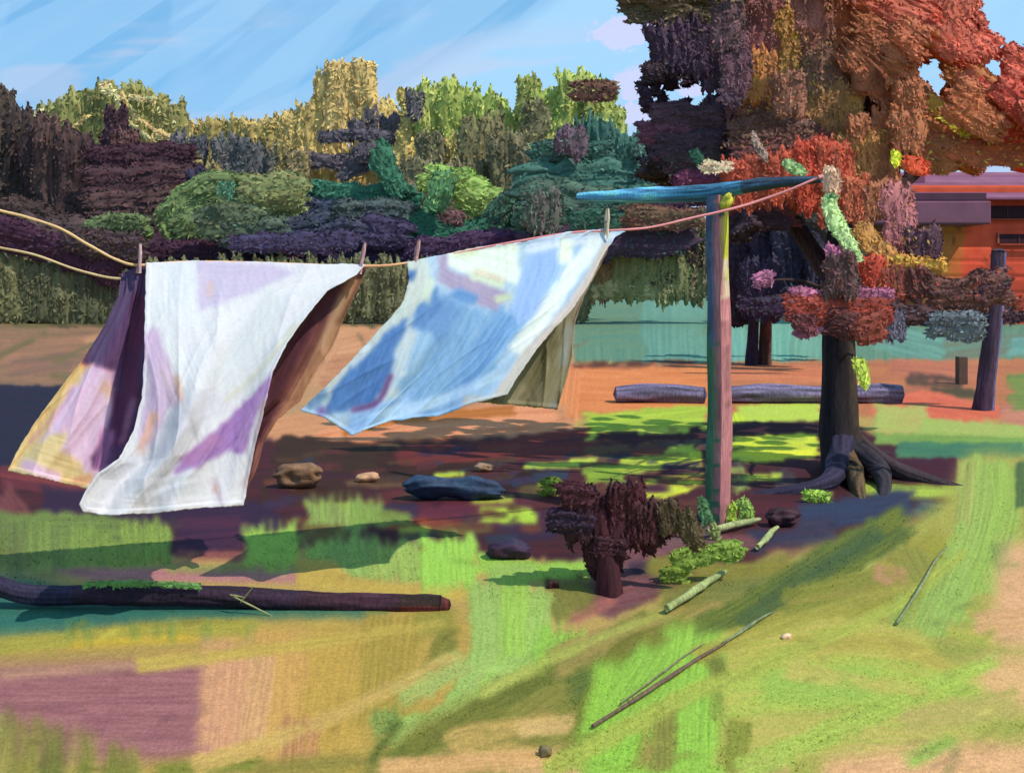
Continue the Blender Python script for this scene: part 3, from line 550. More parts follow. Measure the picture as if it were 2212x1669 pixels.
tree('columnar_tree', 'narrow dark columnar tree rising in front of the rounded olive tree', 'tree', 43,
     [V2(248, 420, 240, 46, (58, 34, 44)), V2(268, 480, 290, 60, (60, 38, 44), (100, 64, 56)), V2(290, 480, 330, 50, (58, 36, 42))], (255, 400, .25, (50, 34, 34)), 'dark trees along the left', fill=4)
tree('maroon_hedge', 'dark maroon hedge under the ochre tree', 'hedge', 42,
     [([(200, 345), (420, 338)], 56, (52, 26, 40)), ([(190, 400), (430, 392)], 70, (52, 32, 40), (70, 36, 42)), ([(200, 460), (420, 440)], 80, (56, 38, 42), (84, 54, 50)), ([(300, 510), (700, 500)], 80, (58, 36, 44)), ([(420, 370), (440, 420)], 40, (40, 38, 62)), ([(0, 520), (300, 560)], 110, (58, 44, 46)), ([(300, 560), (900, 550)], 110, (54, 32, 48))],
     None, 'dark trees along the left', fill=12)
tree('conifer', 'broad dark teal conifer in front of the green trees', 'tree', 34,
     [V2(1285, 500, 268, 90, (42, 80, 74)), V2(1345, 480, 292, 80, (44, 82, 76)), ([(1150, 335), (1320, 330)], 44, (44, 80, 74)), ([(1120, 400), (1300, 385), (1480, 392)], 76, (42, 80, 74), (50, 84, 78)), V2(1402, 420, 304, 60, (62, 92, 88), (50, 74, 76)), V2(1230, 330, 288, 56, (78, 62, 76)), ([(1130, 445), (1300, 450)], 90, (54, 78, 68)), ([(1290, 470), (1430, 440)], 76, (44, 82, 72)), ([(1120, 490), (1260, 495)], 60, (38, 74, 62)), ([(1130, 540), (1500, 500)], 70, (50, 34, 56)), V2(1170, 500, 420, 70, (60, 74, 66), (84, 60, 68)), ([(1240, 482), (1330, 470)], 50, (38, 76, 64)), ([(1400, 430), (1540, 410)], 50, (60, 36, 60)), ([(1350, 470), (1520, 470)], 40, (92, 54, 48), (86, 84, 56))],
     (1170, 420, .4, (50, 36, 34)), None, fill=14)
# hedge bushes, front row
def bush(label, dabs, Y=36, fill=5, **k): return tree('bush', label, 'bush', Y, dabs, None, 'bushes in the hedge row', fill=fill, **k)
bush('mid green bush above the left rope, wide one', [([(365, 480), (430, 415), (520, 405)], 60, (86, 106, 64)), ([(520, 410), (660, 408)], 56, (94, 106, 64), (104, 92, 66)), ([(380, 498), (500, 455)], 50, (84, 102, 62)), ([(540, 445), (650, 432)], 44, (98, 106, 64)), ([(430, 480), (560, 480)], 60, (62, 76, 58)), V2(485, 420, 395, 26, (62, 112, 92))])
bush('small green bush low at the left above the rope', [([(190, 498), (260, 478), (316, 486)], 34, (84, 100, 62)), ([(180, 520), (300, 520)], 40, (54, 40, 44))])
bush('navy blue bush in the middle of the row', [([(600, 470), (740, 455)], 60, (46, 54, 80)), ([(560, 510), (760, 500)], 70, (44, 50, 76), (52, 66, 66)), ([(720, 470), (880, 470)], 70, (52, 64, 66)), ([(690, 520), (860, 515)], 70, (46, 48, 68)), ([(480, 510), (620, 505)], 60, (58, 72, 60)), ([(590, 525), (640, 520)], 30, (40, 60, 110))])
bush('deep green bush with one leaning bough', [([(675, 412), (780, 424), (890, 422)], 40, (38, 90, 74)), ([(818, 322), (838, 370), (866, 420)], 44, (40, 90, 70)), ([(880, 476), (940, 500), (1000, 510)], 50, (36, 86, 68))])
bush('bright lime green bush in the hedge row', [([(930, 388), (990, 400), (1104, 462)], 56, (120, 148, 72), (100, 132, 66)), ([(990, 430), (1106, 446)], 56, (118, 146, 72)), ([(910, 392), (960, 386)], 24, (112, 142, 70)), ([(962, 376), (940, 448)], 40, (64, 112, 74)), ([(1010, 372), (990, 385)], 26, (116, 146, 70))])
bush('dark green bush beneath the lime green one', [([(930, 440), (925, 500)], 44, (40, 86, 66)), ([(940, 500), (1020, 510), (1106, 480)], 50, (36, 84, 68)), ([(960, 470), (1000, 480)], 30, (92, 62, 66)), ([(1060, 470), (1110, 420)], 34, (46, 80, 66)), ([(980, 530), (1100, 515)], 40, (70, 44, 64))])
bush('long dark purple bush directly above the washing line', [([(310, 545), (520, 548)], 40, (54, 26, 44)), ([(500, 540), (700, 545)], 44, (50, 26, 46), (48, 40, 70)), ([(680, 548), (880, 548)], 48, (46, 36, 68)), ([(790, 500), (880, 510)], 60, (44, 38, 68)), ([(880, 540), (1100, 520)], 40, (56, 36, 68)), ([(1080, 520), (1240, 500)], 36, (52, 34, 72)), ([(500, 525), (770, 520)], 34, (46, 42, 74)), ([(-20, 500), (120, 535), (250, 590)], 60, (52, 26, 46)), ([(150, 520), (310, 545)], 50, (58, 44, 46))], Y=35)
OL = (82, 84, 56)
tree('low_hedge', 'low olive hedge at the far side of the field', 'hedge', 33.5,
     [V2(-90, 696, 545, 80, OL), V2(-30, 696, 550, 80, OL), V2(25, 696, 560, 80, (84, 86, 58), (110, 104, 70)), V2(80, 696, 575, 80, (78, 80, 56)), V2(140, 696, 590, 84, (82, 84, 58), (66, 64, 46)), V2(205, 696, 600, 84, (66, 70, 48)), V2(270, 690, 600, 80, (58, 56, 44))] +
     [V2(x, 690, 575, 84, (78, 82, 58), (64, 66, 44)) for x in range(340, 1250, 74)] +
     [V2(1290, 640, 520, 60, (112, 82, 56)), V2(1345, 640, 506, 76, (102, 104, 66)), V2(1400, 636, 520, 76, (104, 106, 68)), V2(1460, 636, 500, 76, (96, 98, 64)), V2(1515, 636, 480, 70, (88, 82, 56)), V2(1580, 640, 480, 90, (84, 60, 52)),
      ([(1378, 520), (1440, 528), (1515, 524)], 60, (40, 24, 36)), ([(1490, 540), (1512, 570)], 50, (44, 28, 32)), ([(1412, 600), (1515, 608)], 32, (48, 24, 32)), ([(1250, 630), (1400, 626), (1530, 628)], 30, (134, 130, 92))], None, None, fill=10, dz=.002, thick=.3)

# ------------------------------------------------------------------ house at the right
def box(name, x0, x1, y0, y1, z0, z1, c, m='wall', parent=None, k=None):
    V = [(x, y, z) for x in (x0, x1) for y in (y0, y1) for z in (z0, z1)]
    Fc = [(0, 1, 3, 2), (4, 6, 7, 5), (0, 4, 5, 1), (2, 3, 7, 6), (0, 2, 6, 4), (1, 5, 7, 3)]
    o = mesh_from(name, V, Fc, np.tile(lin(c, KF if k is None else k), (8, 1)), MAT[m], parent, smooth=False)
    bv = o.modifiers.new('bevel', 'BEVEL'); bv.width = min(.05, (x1-x0)*.08, (y1-y0)*.2, (z1-z0)*.15); bv.segments = 2
    return o
HY = 33.0
def hx(x, Y=HY): return (x-CX)/F*Y
def hz(y, Y=HY): return EYE-(y-HZ)/F*Y
house = thing('house', 'orange red house with mauve roof and dark windows behind the big tree', 'house', (hx(2150), HY, 0))
Bw = Board(1780, 380, 2700, 720, 3, (178, 74, 50))
Bw.stroke([(1830, 560), (2110, 560)], 260, (120, 74, 46), (96, 58, 44)); Bw.stroke([(2030, 470), (2030, 640)], 60, (150, 100, 48), (190, 96, 50)); Bw.stroke([(2090, 500), (2080, 640)], 60, (180, 90, 46), (160, 100, 44))
Bw.stroke([(2130, 430), (2110, 600)], 70, (204, 78, 52), (190, 64, 46)); Bw.stroke([(2190, 430), (2180, 680)], 90, (190, 70, 50), (170, 62, 44)); Bw.stroke([(2120, 600), (2240, 660)], 90, (172, 64, 46)); Bw.stroke([(2250, 440), (2640, 440)], 100, (196, 72, 50)); Bw.stroke([(2250, 560), (2640, 580)], 160, (176, 66, 46))
wx = np.arange(1835, 2640, 4.0); wy = np.arange(400, 702, 4.0); WX, WY = np.meshgrid(wx, wy); wc, _ = Bw.get(WX, WY)
board_rows = .03*((WY*.22) % 1 < .15)                    # lapped boards
PW = np.stack([hx(WX), HY+board_rows, hz(WY)], -1).reshape(-1, 3)
mesh_from('wall', PW, grid_faces(len(wy), len(wx)), lin(wc.reshape(-1, 3), KF*.72), MAT['wall'], house)
box('side_wall', hx(1835), hx(2640), HY+.08, HY+6, 0, hz(400), (150, 70, 50), parent=house)
# pitched roof
def prism(name, pts, c, m='wall', parent=None, c2=None):
    V = np.array(pts, float); n_ = len(V)//2
    Fq = [(i, (i+1) % n_, n_+(i+1) % n_, n_+i) for i in range(n_)]
    o = mesh_from(name, V, Fq, np.tile(lin(c, KF), (len(V), 1)), MAT[m], parent, smooth=False); return o
zr = hz(398); zt = hz(366)
nr = 9; x0r, x1r = hx(1925), hx(2700)
for i in range(nr):                                      # roof courses, each lapping the one below
    a0, a1 = i/nr, (i+1)/nr
    cc_ = [(128, 80, 110), (120, 72, 100), (132, 84, 108)][i % 3]
    Z0 = zr-.55+a0*1.15; Z1 = zr-.55+a1*1.15+.03; ya = HY-.6+a0*3.4; yb = HY-.6+a1*3.4
    xl = x0r-(1-a0)*.2
    prism('roof_course', [(xl, ya, Z0), (x1r, ya, Z0), (x1r, yb, Z1), (xl, yb, Z1), (xl, ya, Z0+.06), (x1r, ya, Z0+.06), (x1r, yb, Z1+.06), (xl, yb, Z1+.06)], cc_, parent=house)
    Vb = [(xl, ya, Z0+.06), (x1r, ya, Z0+.06), (x1r, yb, Z1+.06), (xl, yb, Z1+.06)]
    mesh_from('roof_course', Vb, [(0, 1, 2, 3)], np.tile(lin(cc_, KF), (4, 1)), MAT['wall'], house, smooth=False)
box('porch_roof', hx(1838), hx(2104), HY-1.2, HY-.01, hz(488), hz(440), (118, 76, 98), parent=house)
box('fascia', hx(1925), hx(2112), HY-.62, HY-.56, hz(436), hz(420), (78, 52, 70), parent=house)
box('chimney', hx(2000), hx(2032), HY+1.2, HY+1.9, zr, hz(275), (116, 72, 100), parent=house)
for (xa, xb, ya, yb) in ((2116, 2230, 445, 472), (2156, 2240, 506, 526), (2290, 2350, 470, 540), (2420, 2480, 470, 540)):
    wn = box('window', hx(xa), hx(xb), HY-.09, HY-.004, hz(yb), hz(ya), (56, 26, 38), parent=house)
    f = box('sill', hx(xa)-.03, hx(xb)+.03, HY-.16, HY-.092, hz(yb)-.07, hz(yb)-.005, (150, 62, 46), parent=None)
    f.parent = wn; f.matrix_parent_inverse = wn.matrix_world.inverted()
    for fa, fb in ((hx(xa)-.06, hx(xa)-.003), (hx(xb)+.003, hx(xb)+.06)):
        f = box('frame', fa, fb, HY-.10, HY-.004, hz(yb), hz(ya)+.05, (170, 100, 80)); f.parent = wn
    mm = (hx(xa)+hx(xb))/2
    f = box('glazing_bar', mm-.025, mm+.025, HY-.11, HY-.092, hz(yb), hz(ya), (84, 40, 44), parent=None); f.parent = wn
# parts of windows are modelled in house space; move them with their parent
for o in bpy.data.objects:
    if o.parent and o.parent.name.startswith('window') and o.name.split('.')[0] in ('sill', 'glazing_bar', 'frame'):
        o.matrix_parent_inverse.identity(); o.location = (-house.location.x, -house.location.y, -house.location.z)

# the wood and hedge carry on past the frame
tree('dark_tree', 'dark brown tree beyond the left edge of the photo', 'tree', 45, [V2(x, 640, 220+(x*37) % 90, 84, (58, 44, 42), (70, 58, 46)) for x in (-130, -190, -250, -310)], (-220, 330, .5, (50, 36, 34)), 'dark trees along the left', fill=8)
tree('wide_hedge', 'long dark hedge running on beyond the left edge', 'hedge', 43, [V2(x, 690, 400+(x*53) % 70, 96, [(70, 72, 52), (60, 48, 46), (78, 80, 56)][abs(x//70) % 3]) for x in range(-800, -60, 70)], None, None, fill=10)
# dark small tree right of the post
NV = (34, 32, 50)
tree('dark_small_tree', 'nearly black small tree with a split trunk, just right of the clothes post', 'tree', 17.6,
     [V2(1610, 650, 500, 70, (34, 28, 44)), V2(1660, 670, 470, 76, NV), V2(1720, 670, 452, 80, (34, 34, 54), (44, 52, 66)), V2(1775, 680, 450, 70, (36, 36, 54)), V2(1640, 680, 570, 70, (32, 26, 48)), ([(1700, 655), (1830, 640)], 60, (36, 26, 40)), ([(1752, 446), (1800, 480), (1850, 560)], 60, (38, 44, 44)), ([(1872, 560), (1856, 610)], 36, (40, 58, 50)), ([(1600, 655), (1800, 668)], 30, (38, 26, 48))],
     None, None, m='foliage', fill=10, base=1640, dz=.02)
r_ = bpy.data.objects['dark_small_tree']
a_, b_ = at(1626, 660, 17.6), at(1622, 792, 17.6)
tube('trunk', [(b_.x, 17.6, 0), (b_.x+.04, 17.6, .7), (a_.x, 17.5, 1.6)], [.11, .09, .09], (38, 28, 48), parent=r_)
a_, b_ = at(1655, 660, 17.7), at(1651, 792, 17.7)
tube('trunk', [(b_.x, 17.7, 0), (b_.x+.03, 17.7, .7), (a_.x, 17.6, 1.6)], [.12, .1, .1], (78, 52, 46), parent=r_)

# ------------------------------------------------------------------ the big copper tree
BY = 8.2
Z8 = lambda x, y, Y=BY: at(x, y, Y)
big = thing('copper_tree', 'big tree with copper red and dark purple crown over the right half of the yard', 'tree', (Z8(1812, 0).x, BY, 0))
tx = lambda x, z, Y=BY: ((x-CX)/F*Y, Y, z)
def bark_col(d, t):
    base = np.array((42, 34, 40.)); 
    return base*(1-.0)+np.array((26, 20, 4))*max(0, d[0])*(t < .45)  # lower right side of the bark painted lighter, as lit
tube('trunk', [tx(1838, -.05), tx(1826, .12), tx(1812, .35), tx(1810, .8), tx(1808, 1.2), tx(1815, 1.9), tx(1850, 2.9), tx(1870, 3.9)], [.25, .185, .145, .125, .12, .12, .11, .07], (44, 36, 44), parent=big, colf=bark_col, sides=20, wob=.2)
for a, r0 in (([tx(1812, 1.5), tx(1740, 1.9, 8.4), tx(1660, 2.4, 8.5), tx(1580, 2.9, 8.6), tx(1500, 3.0, 8.6)], .08), ([tx(1812, 1.7), tx(1900, 2.2, 8.4), tx(2050, 2.7, 8.6), tx(2250, 3.3, 8.7)], .08), ([tx(1815, 1.9), tx(1780, 2.8, 8.7), tx(1700, 3.6, 9), tx(1600, 4.6, 9)], .07)):
    tube('limb', a, [r0, r0*.8, r0*.5, r0*.3], (64, 44, 46), parent=big)
for pts, r0, c in (([tx(1824, .28), (tx(1770, 0)[0], 7.75, .10), (tx(1700, 0)[0], 7.35, .05), (tx(1600, 0)[0]*.93, 7.3, -.02)], .085, (42, 36, 60)), ([tx(1840, .25), (3.0, 7.9, .09), (3.2, 7.7, .02), (3.5, 7.5, -.04)], .07, (54, 42, 48)), ([tx(1818, .22), (2.66, 7.8, .09), (2.58, 7.45, .04), (2.5, 7.1, -.03)], .08, (84, 66, 44)), ([tx(1832, .22), (2.84, 7.8, .12), (2.8, 7.5, .04), (2.66, 7.15, -.03)], .075, (50, 44, 54)), ([tx(1826, .2), (2.9, 8.5, .1), (3.3, 8.9, .0), (3.7, 9.2, -.05)], .06, (46, 36, 44))):
    tube('root', pts, [r0*1.2, r0, r0*.8, r0*.4], c, parent=big, sides=12, wob=.25)
DP = (44, 32, 48)
crown = [
 # upper left, dark
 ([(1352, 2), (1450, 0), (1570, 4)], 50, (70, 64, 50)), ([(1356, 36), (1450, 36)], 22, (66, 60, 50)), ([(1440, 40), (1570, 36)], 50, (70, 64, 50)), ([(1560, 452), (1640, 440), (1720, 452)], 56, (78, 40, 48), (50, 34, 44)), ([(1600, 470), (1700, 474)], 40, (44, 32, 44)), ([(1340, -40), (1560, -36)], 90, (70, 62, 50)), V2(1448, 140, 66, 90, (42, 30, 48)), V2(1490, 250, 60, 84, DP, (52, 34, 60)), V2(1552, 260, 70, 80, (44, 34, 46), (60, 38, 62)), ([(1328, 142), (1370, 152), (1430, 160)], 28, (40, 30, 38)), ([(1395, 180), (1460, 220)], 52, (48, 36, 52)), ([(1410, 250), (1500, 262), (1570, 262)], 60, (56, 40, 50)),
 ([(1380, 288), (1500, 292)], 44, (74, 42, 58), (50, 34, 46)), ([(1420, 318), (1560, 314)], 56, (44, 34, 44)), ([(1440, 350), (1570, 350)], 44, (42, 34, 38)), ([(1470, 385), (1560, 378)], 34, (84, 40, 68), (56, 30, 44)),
 ([(1600, 10), (1606, 110)], 60, (66, 50, 50), (84, 46, 78)), V2(1655, 110, -20, 84, (98, 62, 66), (76, 56, 52)), V2(1610, 240, 90, 70, (74, 46, 58)), ([(1590, 225), (1700, 222), (1790, 220)], 66, (80, 54, 46)), V2(1638, 215, 118, 84, (112, 74, 46), (140, 96, 46)), V2(1656, 205, 136, 26, (168, 120, 50)), V2(1715, 150, 20, 70, (112, 86, 50)), V2(1710, 118, 46, 20, (156, 130, 56)), V2(1770, 120, -20, 80, (94, 62, 56)), V2(1775, 215, 90, 80, (84, 62, 54)), V2(1835, 130, -30, 90, (110, 66, 50)),
 V2(1790, 310, 190, 84, (104, 76, 48)), V2(1830, 310, 196, 60, (118, 90, 50), (96, 66, 44)), ([(1575, 290), (1680, 285), (1760, 290)], 64, (70, 50, 46)), ([(1590, 326), (1700, 322), (1790, 300)], 50, (70, 44, 42), (90, 46, 56)), ([(1590, 350), (1680, 345)], 40, (66, 44, 44)),
 # right, red and ochre, boughs sweeping down to the right
 ([(1860, -30), (1990, 20), (2090, 90)], 90, (128, 66, 54)), ([(1860, 30), (1960, 100), (2060, 190)], 90, (114, 70, 48)), ([(1840, 100), (1930, 190), (2000, 270)], 96, (104, 64, 46)), ([(1990, 40), (2080, 110), (2230, 200)], 64, (138, 66, 52)), ([(2040, 130), (2130, 200), (2240, 270)], 56, (118, 76, 44)), ([(1930, 220), (2040, 270), (2230, 320)], 70, (120, 76, 46), (100, 60, 42)), ([(2110, 190), (2240, 290)], 60, (146, 58, 48)), ([(2160, 250), (2250, 330)], 60, (152, 50, 48)),
 ([(2006, 225), (2090, 285), (2180, 340)], 36, (158, 116, 52), (116, 76, 42)), ([(2016, 226), (2100, 290), (2180, 340)], 9, (196, 156, 66)), ([(2030, 250), (2090, 300)], 8, (190, 150, 60)), ([(1850, 300), (1940, 320), (2060, 335)], 70, (106, 66, 42)), ([(1970, 306), (2100, 325), (2250, 335)], 46, (114, 62, 42)), ([(1870, 250), (1900, 330)], 80, (104, 64, 44)), V2(1850, 400, 300, 90, (112, 80, 48), (128, 94, 52)), V2(1900, 400, 320, 70, (108, 70, 46)),
 ([(2080, 160), (2100, 200), (2180, 190)], 34, (128, 66, 50)), ([(2180, 130), (2260, 170)], 44, (130, 62, 50)), ([(2090, 120), (2170, 128)], 26, (130, 64, 52)), ([(1940, 190), (1960, 130)], 50, (112, 68, 44)), ([(2210, 190), (2330, 300)], 90, (132, 60, 48)), ([(2060, -30), (2080, 30)], 50, (126, 64, 52)), ([(2030, 60), (2070, 100)], 70, (130, 64, 52)), ([(2070, 90), (2120, 120), (2200, 175)], 44, (134, 64, 52)), ([(1920, 120), (1990, 150)], 60, (110, 66, 46)), ([(2050, 170), (2110, 220)], 50, (120, 70, 46)), ([(1960, 180), (1975, 240)], 50, (108, 66, 44)), ([(2040, 210), (2160, 280)], 60, (122, 72, 46)), ([(2160, 190), (2250, 260)], 50, (138, 58, 50)), ([(1950, 60), (2010, 110)], 70, (122, 68, 48)), V2(1960, 330, 250, 60, (106, 66, 44)), V2(1700, 240, 160, 60, (92, 62, 50)), V2(1745, 60, -20, 50, (100, 62, 58)), V2(1570, 110, 20, 60, (60, 44, 50)), V2(1590, 200, 120, 50, (66, 44, 54)), ([(1555, 205), (1600, 210)], 30, (48, 36, 48)),
 V2(1440, -20, -90, 70, (66, 56, 52)), V2(1520, -40, -130, 80, (64, 52, 50)), V2(1610, -40, -170, 90, (78, 54, 52)), V2(1710, -30, -190, 100, (92, 62, 56)), V2(1810, -30, -170, 100, (104, 64, 50)), V2(1910, -50, -140, 90, (118, 66, 50)), ([(2250, 200), (2330, 260)], 100, (128, 62, 50)), ([(2250, 240), (2340, 300)], 80, (126, 66, 48)),
 # red curtain above the line
 V2(1588, 442, 350, 56, (118, 50, 36), (84, 36, 34)), V2(1640, 436, 340, 60, (104, 48, 36)), V2(1695, 432, 330, 60, (120, 52, 36), (84, 40, 36)), V2(1748, 450, 310, 60, (126, 48, 34)), V2(1800, 470, 310, 60, (120, 50, 36), (92, 52, 42)), V2(1846, 480, 390, 56, (112, 62, 44), (130, 52, 40)), V2(1896, 470, 400, 50, (104, 66, 48)),
 V2(1936, 528, 412, 60, (116, 74, 80)), ([(1852, 492), (1880, 520), (1920, 565)], 36, (126, 92, 52)), V2(1992, 552, 498, 56, (52, 34, 46)), ([(1930, 566), (2040, 572)], 26, (152, 112, 50)),
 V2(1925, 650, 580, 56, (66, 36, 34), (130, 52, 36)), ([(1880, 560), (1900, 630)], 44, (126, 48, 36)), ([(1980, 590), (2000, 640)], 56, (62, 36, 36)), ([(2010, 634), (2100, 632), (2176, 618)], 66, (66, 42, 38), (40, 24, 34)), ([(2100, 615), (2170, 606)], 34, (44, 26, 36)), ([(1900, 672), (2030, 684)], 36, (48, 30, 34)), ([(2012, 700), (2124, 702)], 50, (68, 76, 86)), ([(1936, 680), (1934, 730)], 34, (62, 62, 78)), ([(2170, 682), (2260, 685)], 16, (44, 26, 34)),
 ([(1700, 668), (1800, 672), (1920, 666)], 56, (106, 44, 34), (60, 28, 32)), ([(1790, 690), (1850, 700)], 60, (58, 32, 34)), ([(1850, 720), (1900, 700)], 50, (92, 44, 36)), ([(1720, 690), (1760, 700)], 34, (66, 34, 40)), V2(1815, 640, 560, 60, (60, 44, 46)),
]
holes = [(2014, 170, 26, 40), (2146, 148, 17, 13), (2236, 22, 112, 66), (1490, 203, 34, 14), (1350, 90, 62, 34), (1350, 210, 46, 66)]
def clear(x, y, w): return not any(((x-h[0])/(h[2]+w*.5))**2+((y-h[1])/(h[3]+w*.5))**2 < 1 for h in holes)
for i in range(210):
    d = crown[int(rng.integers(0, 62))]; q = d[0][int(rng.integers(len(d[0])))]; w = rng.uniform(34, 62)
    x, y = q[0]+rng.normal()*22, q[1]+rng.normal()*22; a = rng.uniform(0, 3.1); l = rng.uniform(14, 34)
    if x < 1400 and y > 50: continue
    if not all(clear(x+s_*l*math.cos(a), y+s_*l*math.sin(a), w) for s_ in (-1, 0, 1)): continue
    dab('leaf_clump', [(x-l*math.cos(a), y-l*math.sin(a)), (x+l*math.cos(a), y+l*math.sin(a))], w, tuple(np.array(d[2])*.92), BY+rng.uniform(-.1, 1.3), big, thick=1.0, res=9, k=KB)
def split_holes(pts, w):                                  # boughs part round the gaps where the sky shows
    Q = smooth_path(pts); L_ = np.r_[0, np.cumsum(np.hypot(*np.diff(Q, axis=0).T))]; n_ = max(4, int(L_[-1]/8)); s_ = np.linspace(0, L_[-1], n_)
    R = np.stack([np.interp(s_, L_, Q[:, 0]), np.interp(s_, L_, Q[:, 1])], -1)
    ok_ = [not any(((p[0]-h[0])/(h[2]+w*.42))**2+((p[1]-h[1])/(h[3]+w*.42))**2 < 1 for h in holes) for p in R]
    out, cur = [], []
    for p, o in zip(R, ok_):
        if o: cur.append(tuple(p))
        else:
            if len(cur) > 3: out.append(cur)
            cur = []
    if len(cur) > 3: out.append(cur)
    return [[c[0], c[len(c)//2], c[-1]] for c in out]
rim_n = 0
for gy_ in np.arange(-30, 400, 24):                      # small sprays that close in round the gaps
    for gx_ in np.arange(1400, 2300, 26):
        x, y = gx_+rng.normal()*5, gy_+rng.normal()*5
        e_ = min(((x-h[0])/(h[2]+14))**2+((y-h[1])/(h[3]+14))**2 for h in holes[:4])
        dpx = min(math.hypot(max(0, abs(x-h[0])-h[2]), max(0, abs(y-h[1])-h[3])) for h in holes[:4])
        if e_ < 1 or dpx > 66 or (x < 1560 and y < 150): continue
        dn = min(crown, key=lambda d: min((q[0]-x)**2+(q[1]-y)**2 for q in smooth_path(d[0])[::4]))
        a = rng.uniform(.2, 1.2) if x > 1800 else rng.uniform(-.3, .3); rim_n += 1
        dab('leaf_clump', [(x-8*math.cos(a), y-8*math.sin(a)), (x+8*math.cos(a), y+8*math.sin(a))], 36, dn[2], BY+.08+rng.uniform(0, .25), big, thick=.6, res=7, k=KB, leaves=60)
print('rim', rim_n)
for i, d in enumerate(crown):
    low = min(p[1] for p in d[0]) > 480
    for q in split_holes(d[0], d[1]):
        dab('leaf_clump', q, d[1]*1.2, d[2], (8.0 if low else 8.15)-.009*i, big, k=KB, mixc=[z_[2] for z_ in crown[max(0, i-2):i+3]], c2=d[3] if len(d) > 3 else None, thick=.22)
for pts, w, c, n_ in (([(1517, 357), (1550, 362), (1578, 358)], 24, (186, 156, 134), 'leaf'), ([(1626, 290), (1640, 320), (1655, 346)], 16, (128, 108, 102), 'leaf'), ([(1694, 352), (1712, 362), (1734, 374)], 22, (120, 148, 102), 'leaf'), ([(1797, 366), (1798, 414)], 38, (180, 148, 126), 'leaf'),
                      ([(1800, 420), (1792, 446), (1812, 496), (1834, 530), (1852, 556)], 30, (160, 194, 134), 'leaf'), ([(1788, 426), (1800, 430)], 20, (62, 118, 76), 'leaf'), ([(1935, 330), (1936, 354)], 18, (220, 204, 56), 'leaf'), ([(1960, 350), (2000, 366)], 34, (168, 66, 40), 'leaf'), ([(1500, 330), (1512, 350)], 20, (44, 80, 66), 'leaf'),
                      ([(1802, 532), (1806, 575), (1804, 616)], 38, (136, 80, 112), 'blossom'), ([(1712, 634), (1800, 640), (1928, 634)], 32, (134, 80, 108), 'blossom'), ([(1630, 606), (1668, 600)], 32, (146, 92, 124), 'blossom'), ([(1716, 712), (1764, 708)], 34, (136, 84, 112), 'blossom'),
                      ([(1850, 776), (1862, 800), (1868, 832)], 24, (158, 176, 74), 'leaf'), ([(1856, 705), (1852, 730)], 14, (120, 120, 70), 'leaf')):  # the lime leaf models the highlight on the trunk's right
    dab(n_, pts, w, c, 7.15, big, thick=.3, taper=(.6, .5))
dab('bird_free_gap', [(1, 1), (2, 2)], 1, (0, 0, 0), 1) if False else None

for tip in ((1804, 560), (1715, 636), (1925, 636), (1650, 604), (1740, 710), (1856, 780), (1800, 440), (2080, 630), (2060, 700)):
    e1 = np.array(at(*tip, 7.25 if tip[0] < 1900 else 7.8)); s1_ = np.array(tx(1812, max(.9, min(1.9, e1[2]-.15)))); md = (s1_+e1)/2+np.array([0, 0, .06])
    tube('twig', [s1_, md, e1], [.022, .014, .007], (60, 42, 46), parent=big, sides=8, ridge=False)
# leaning trunk, short post and solid strips modelling the track's violet shade
p = thing('leaning_trunk', 'slim leaning violet grey trunk at the right edge of the yard', 'tree', ((2118-CX)/F*11.8, 11.8, 0))
def lc(d, t): return (92, 92, 140) if d[0] > .55 else (66, 52, 74)  # blue violet highlight painted down the trunk's right side
tube('trunk', [((2122-CX)/F*11.8, 11.8, -.05), ((2134-CX)/F*11.8, 11.8, .5), ((2150-CX)/F*11.8, 11.8, 1.2), ((2158-CX)/F*11.8, 11.8, 1.9)], [.13, .1, .09, .08], (66, 52, 74), parent=p, colf=lc)
for q in (([(2080, 690), (2190, 678)], 44, (64, 50, 58)), ([(2110, 665), (2200, 655)], 36, (110, 54, 44))): dab('leaf_clump', q[0], q[1], q[2], 11.9, p)
box_o = box('short_post', (2068-CX)/F*14.6, (2088-CX)/F*14.6, 14.55, 14.68, 0, .42, (96, 76, 68), m='painted'); tag(box_o, 'short weathered brown post between the big trunk and the leaning trunk', 'post')
for i, (xa, xb) in enumerate(((1330, 1520), (1560, 1780), (1840, 1945))):
    Y = gY(872); za = (xa-CX)/F*Y; zb = (xb-CX)/F*Y
    o = tube('timber_edging', [(za, Y, .12), ((za+zb)/2, Y, .13), (zb, Y-.05, .12)], [.10, .125, .12, .10], (104, 96, 128), 'bark', wob=.2)  # violet shade on the track, modelled as a solid strip
    tag(o, ['slate violet log lying on the orange track left of the clothes post', 'slate violet log on the orange track between clothes post and big trunk', 'shorter slate violet log on the track right of the big trunk'][i], 'log', 'logs edging the orange track')

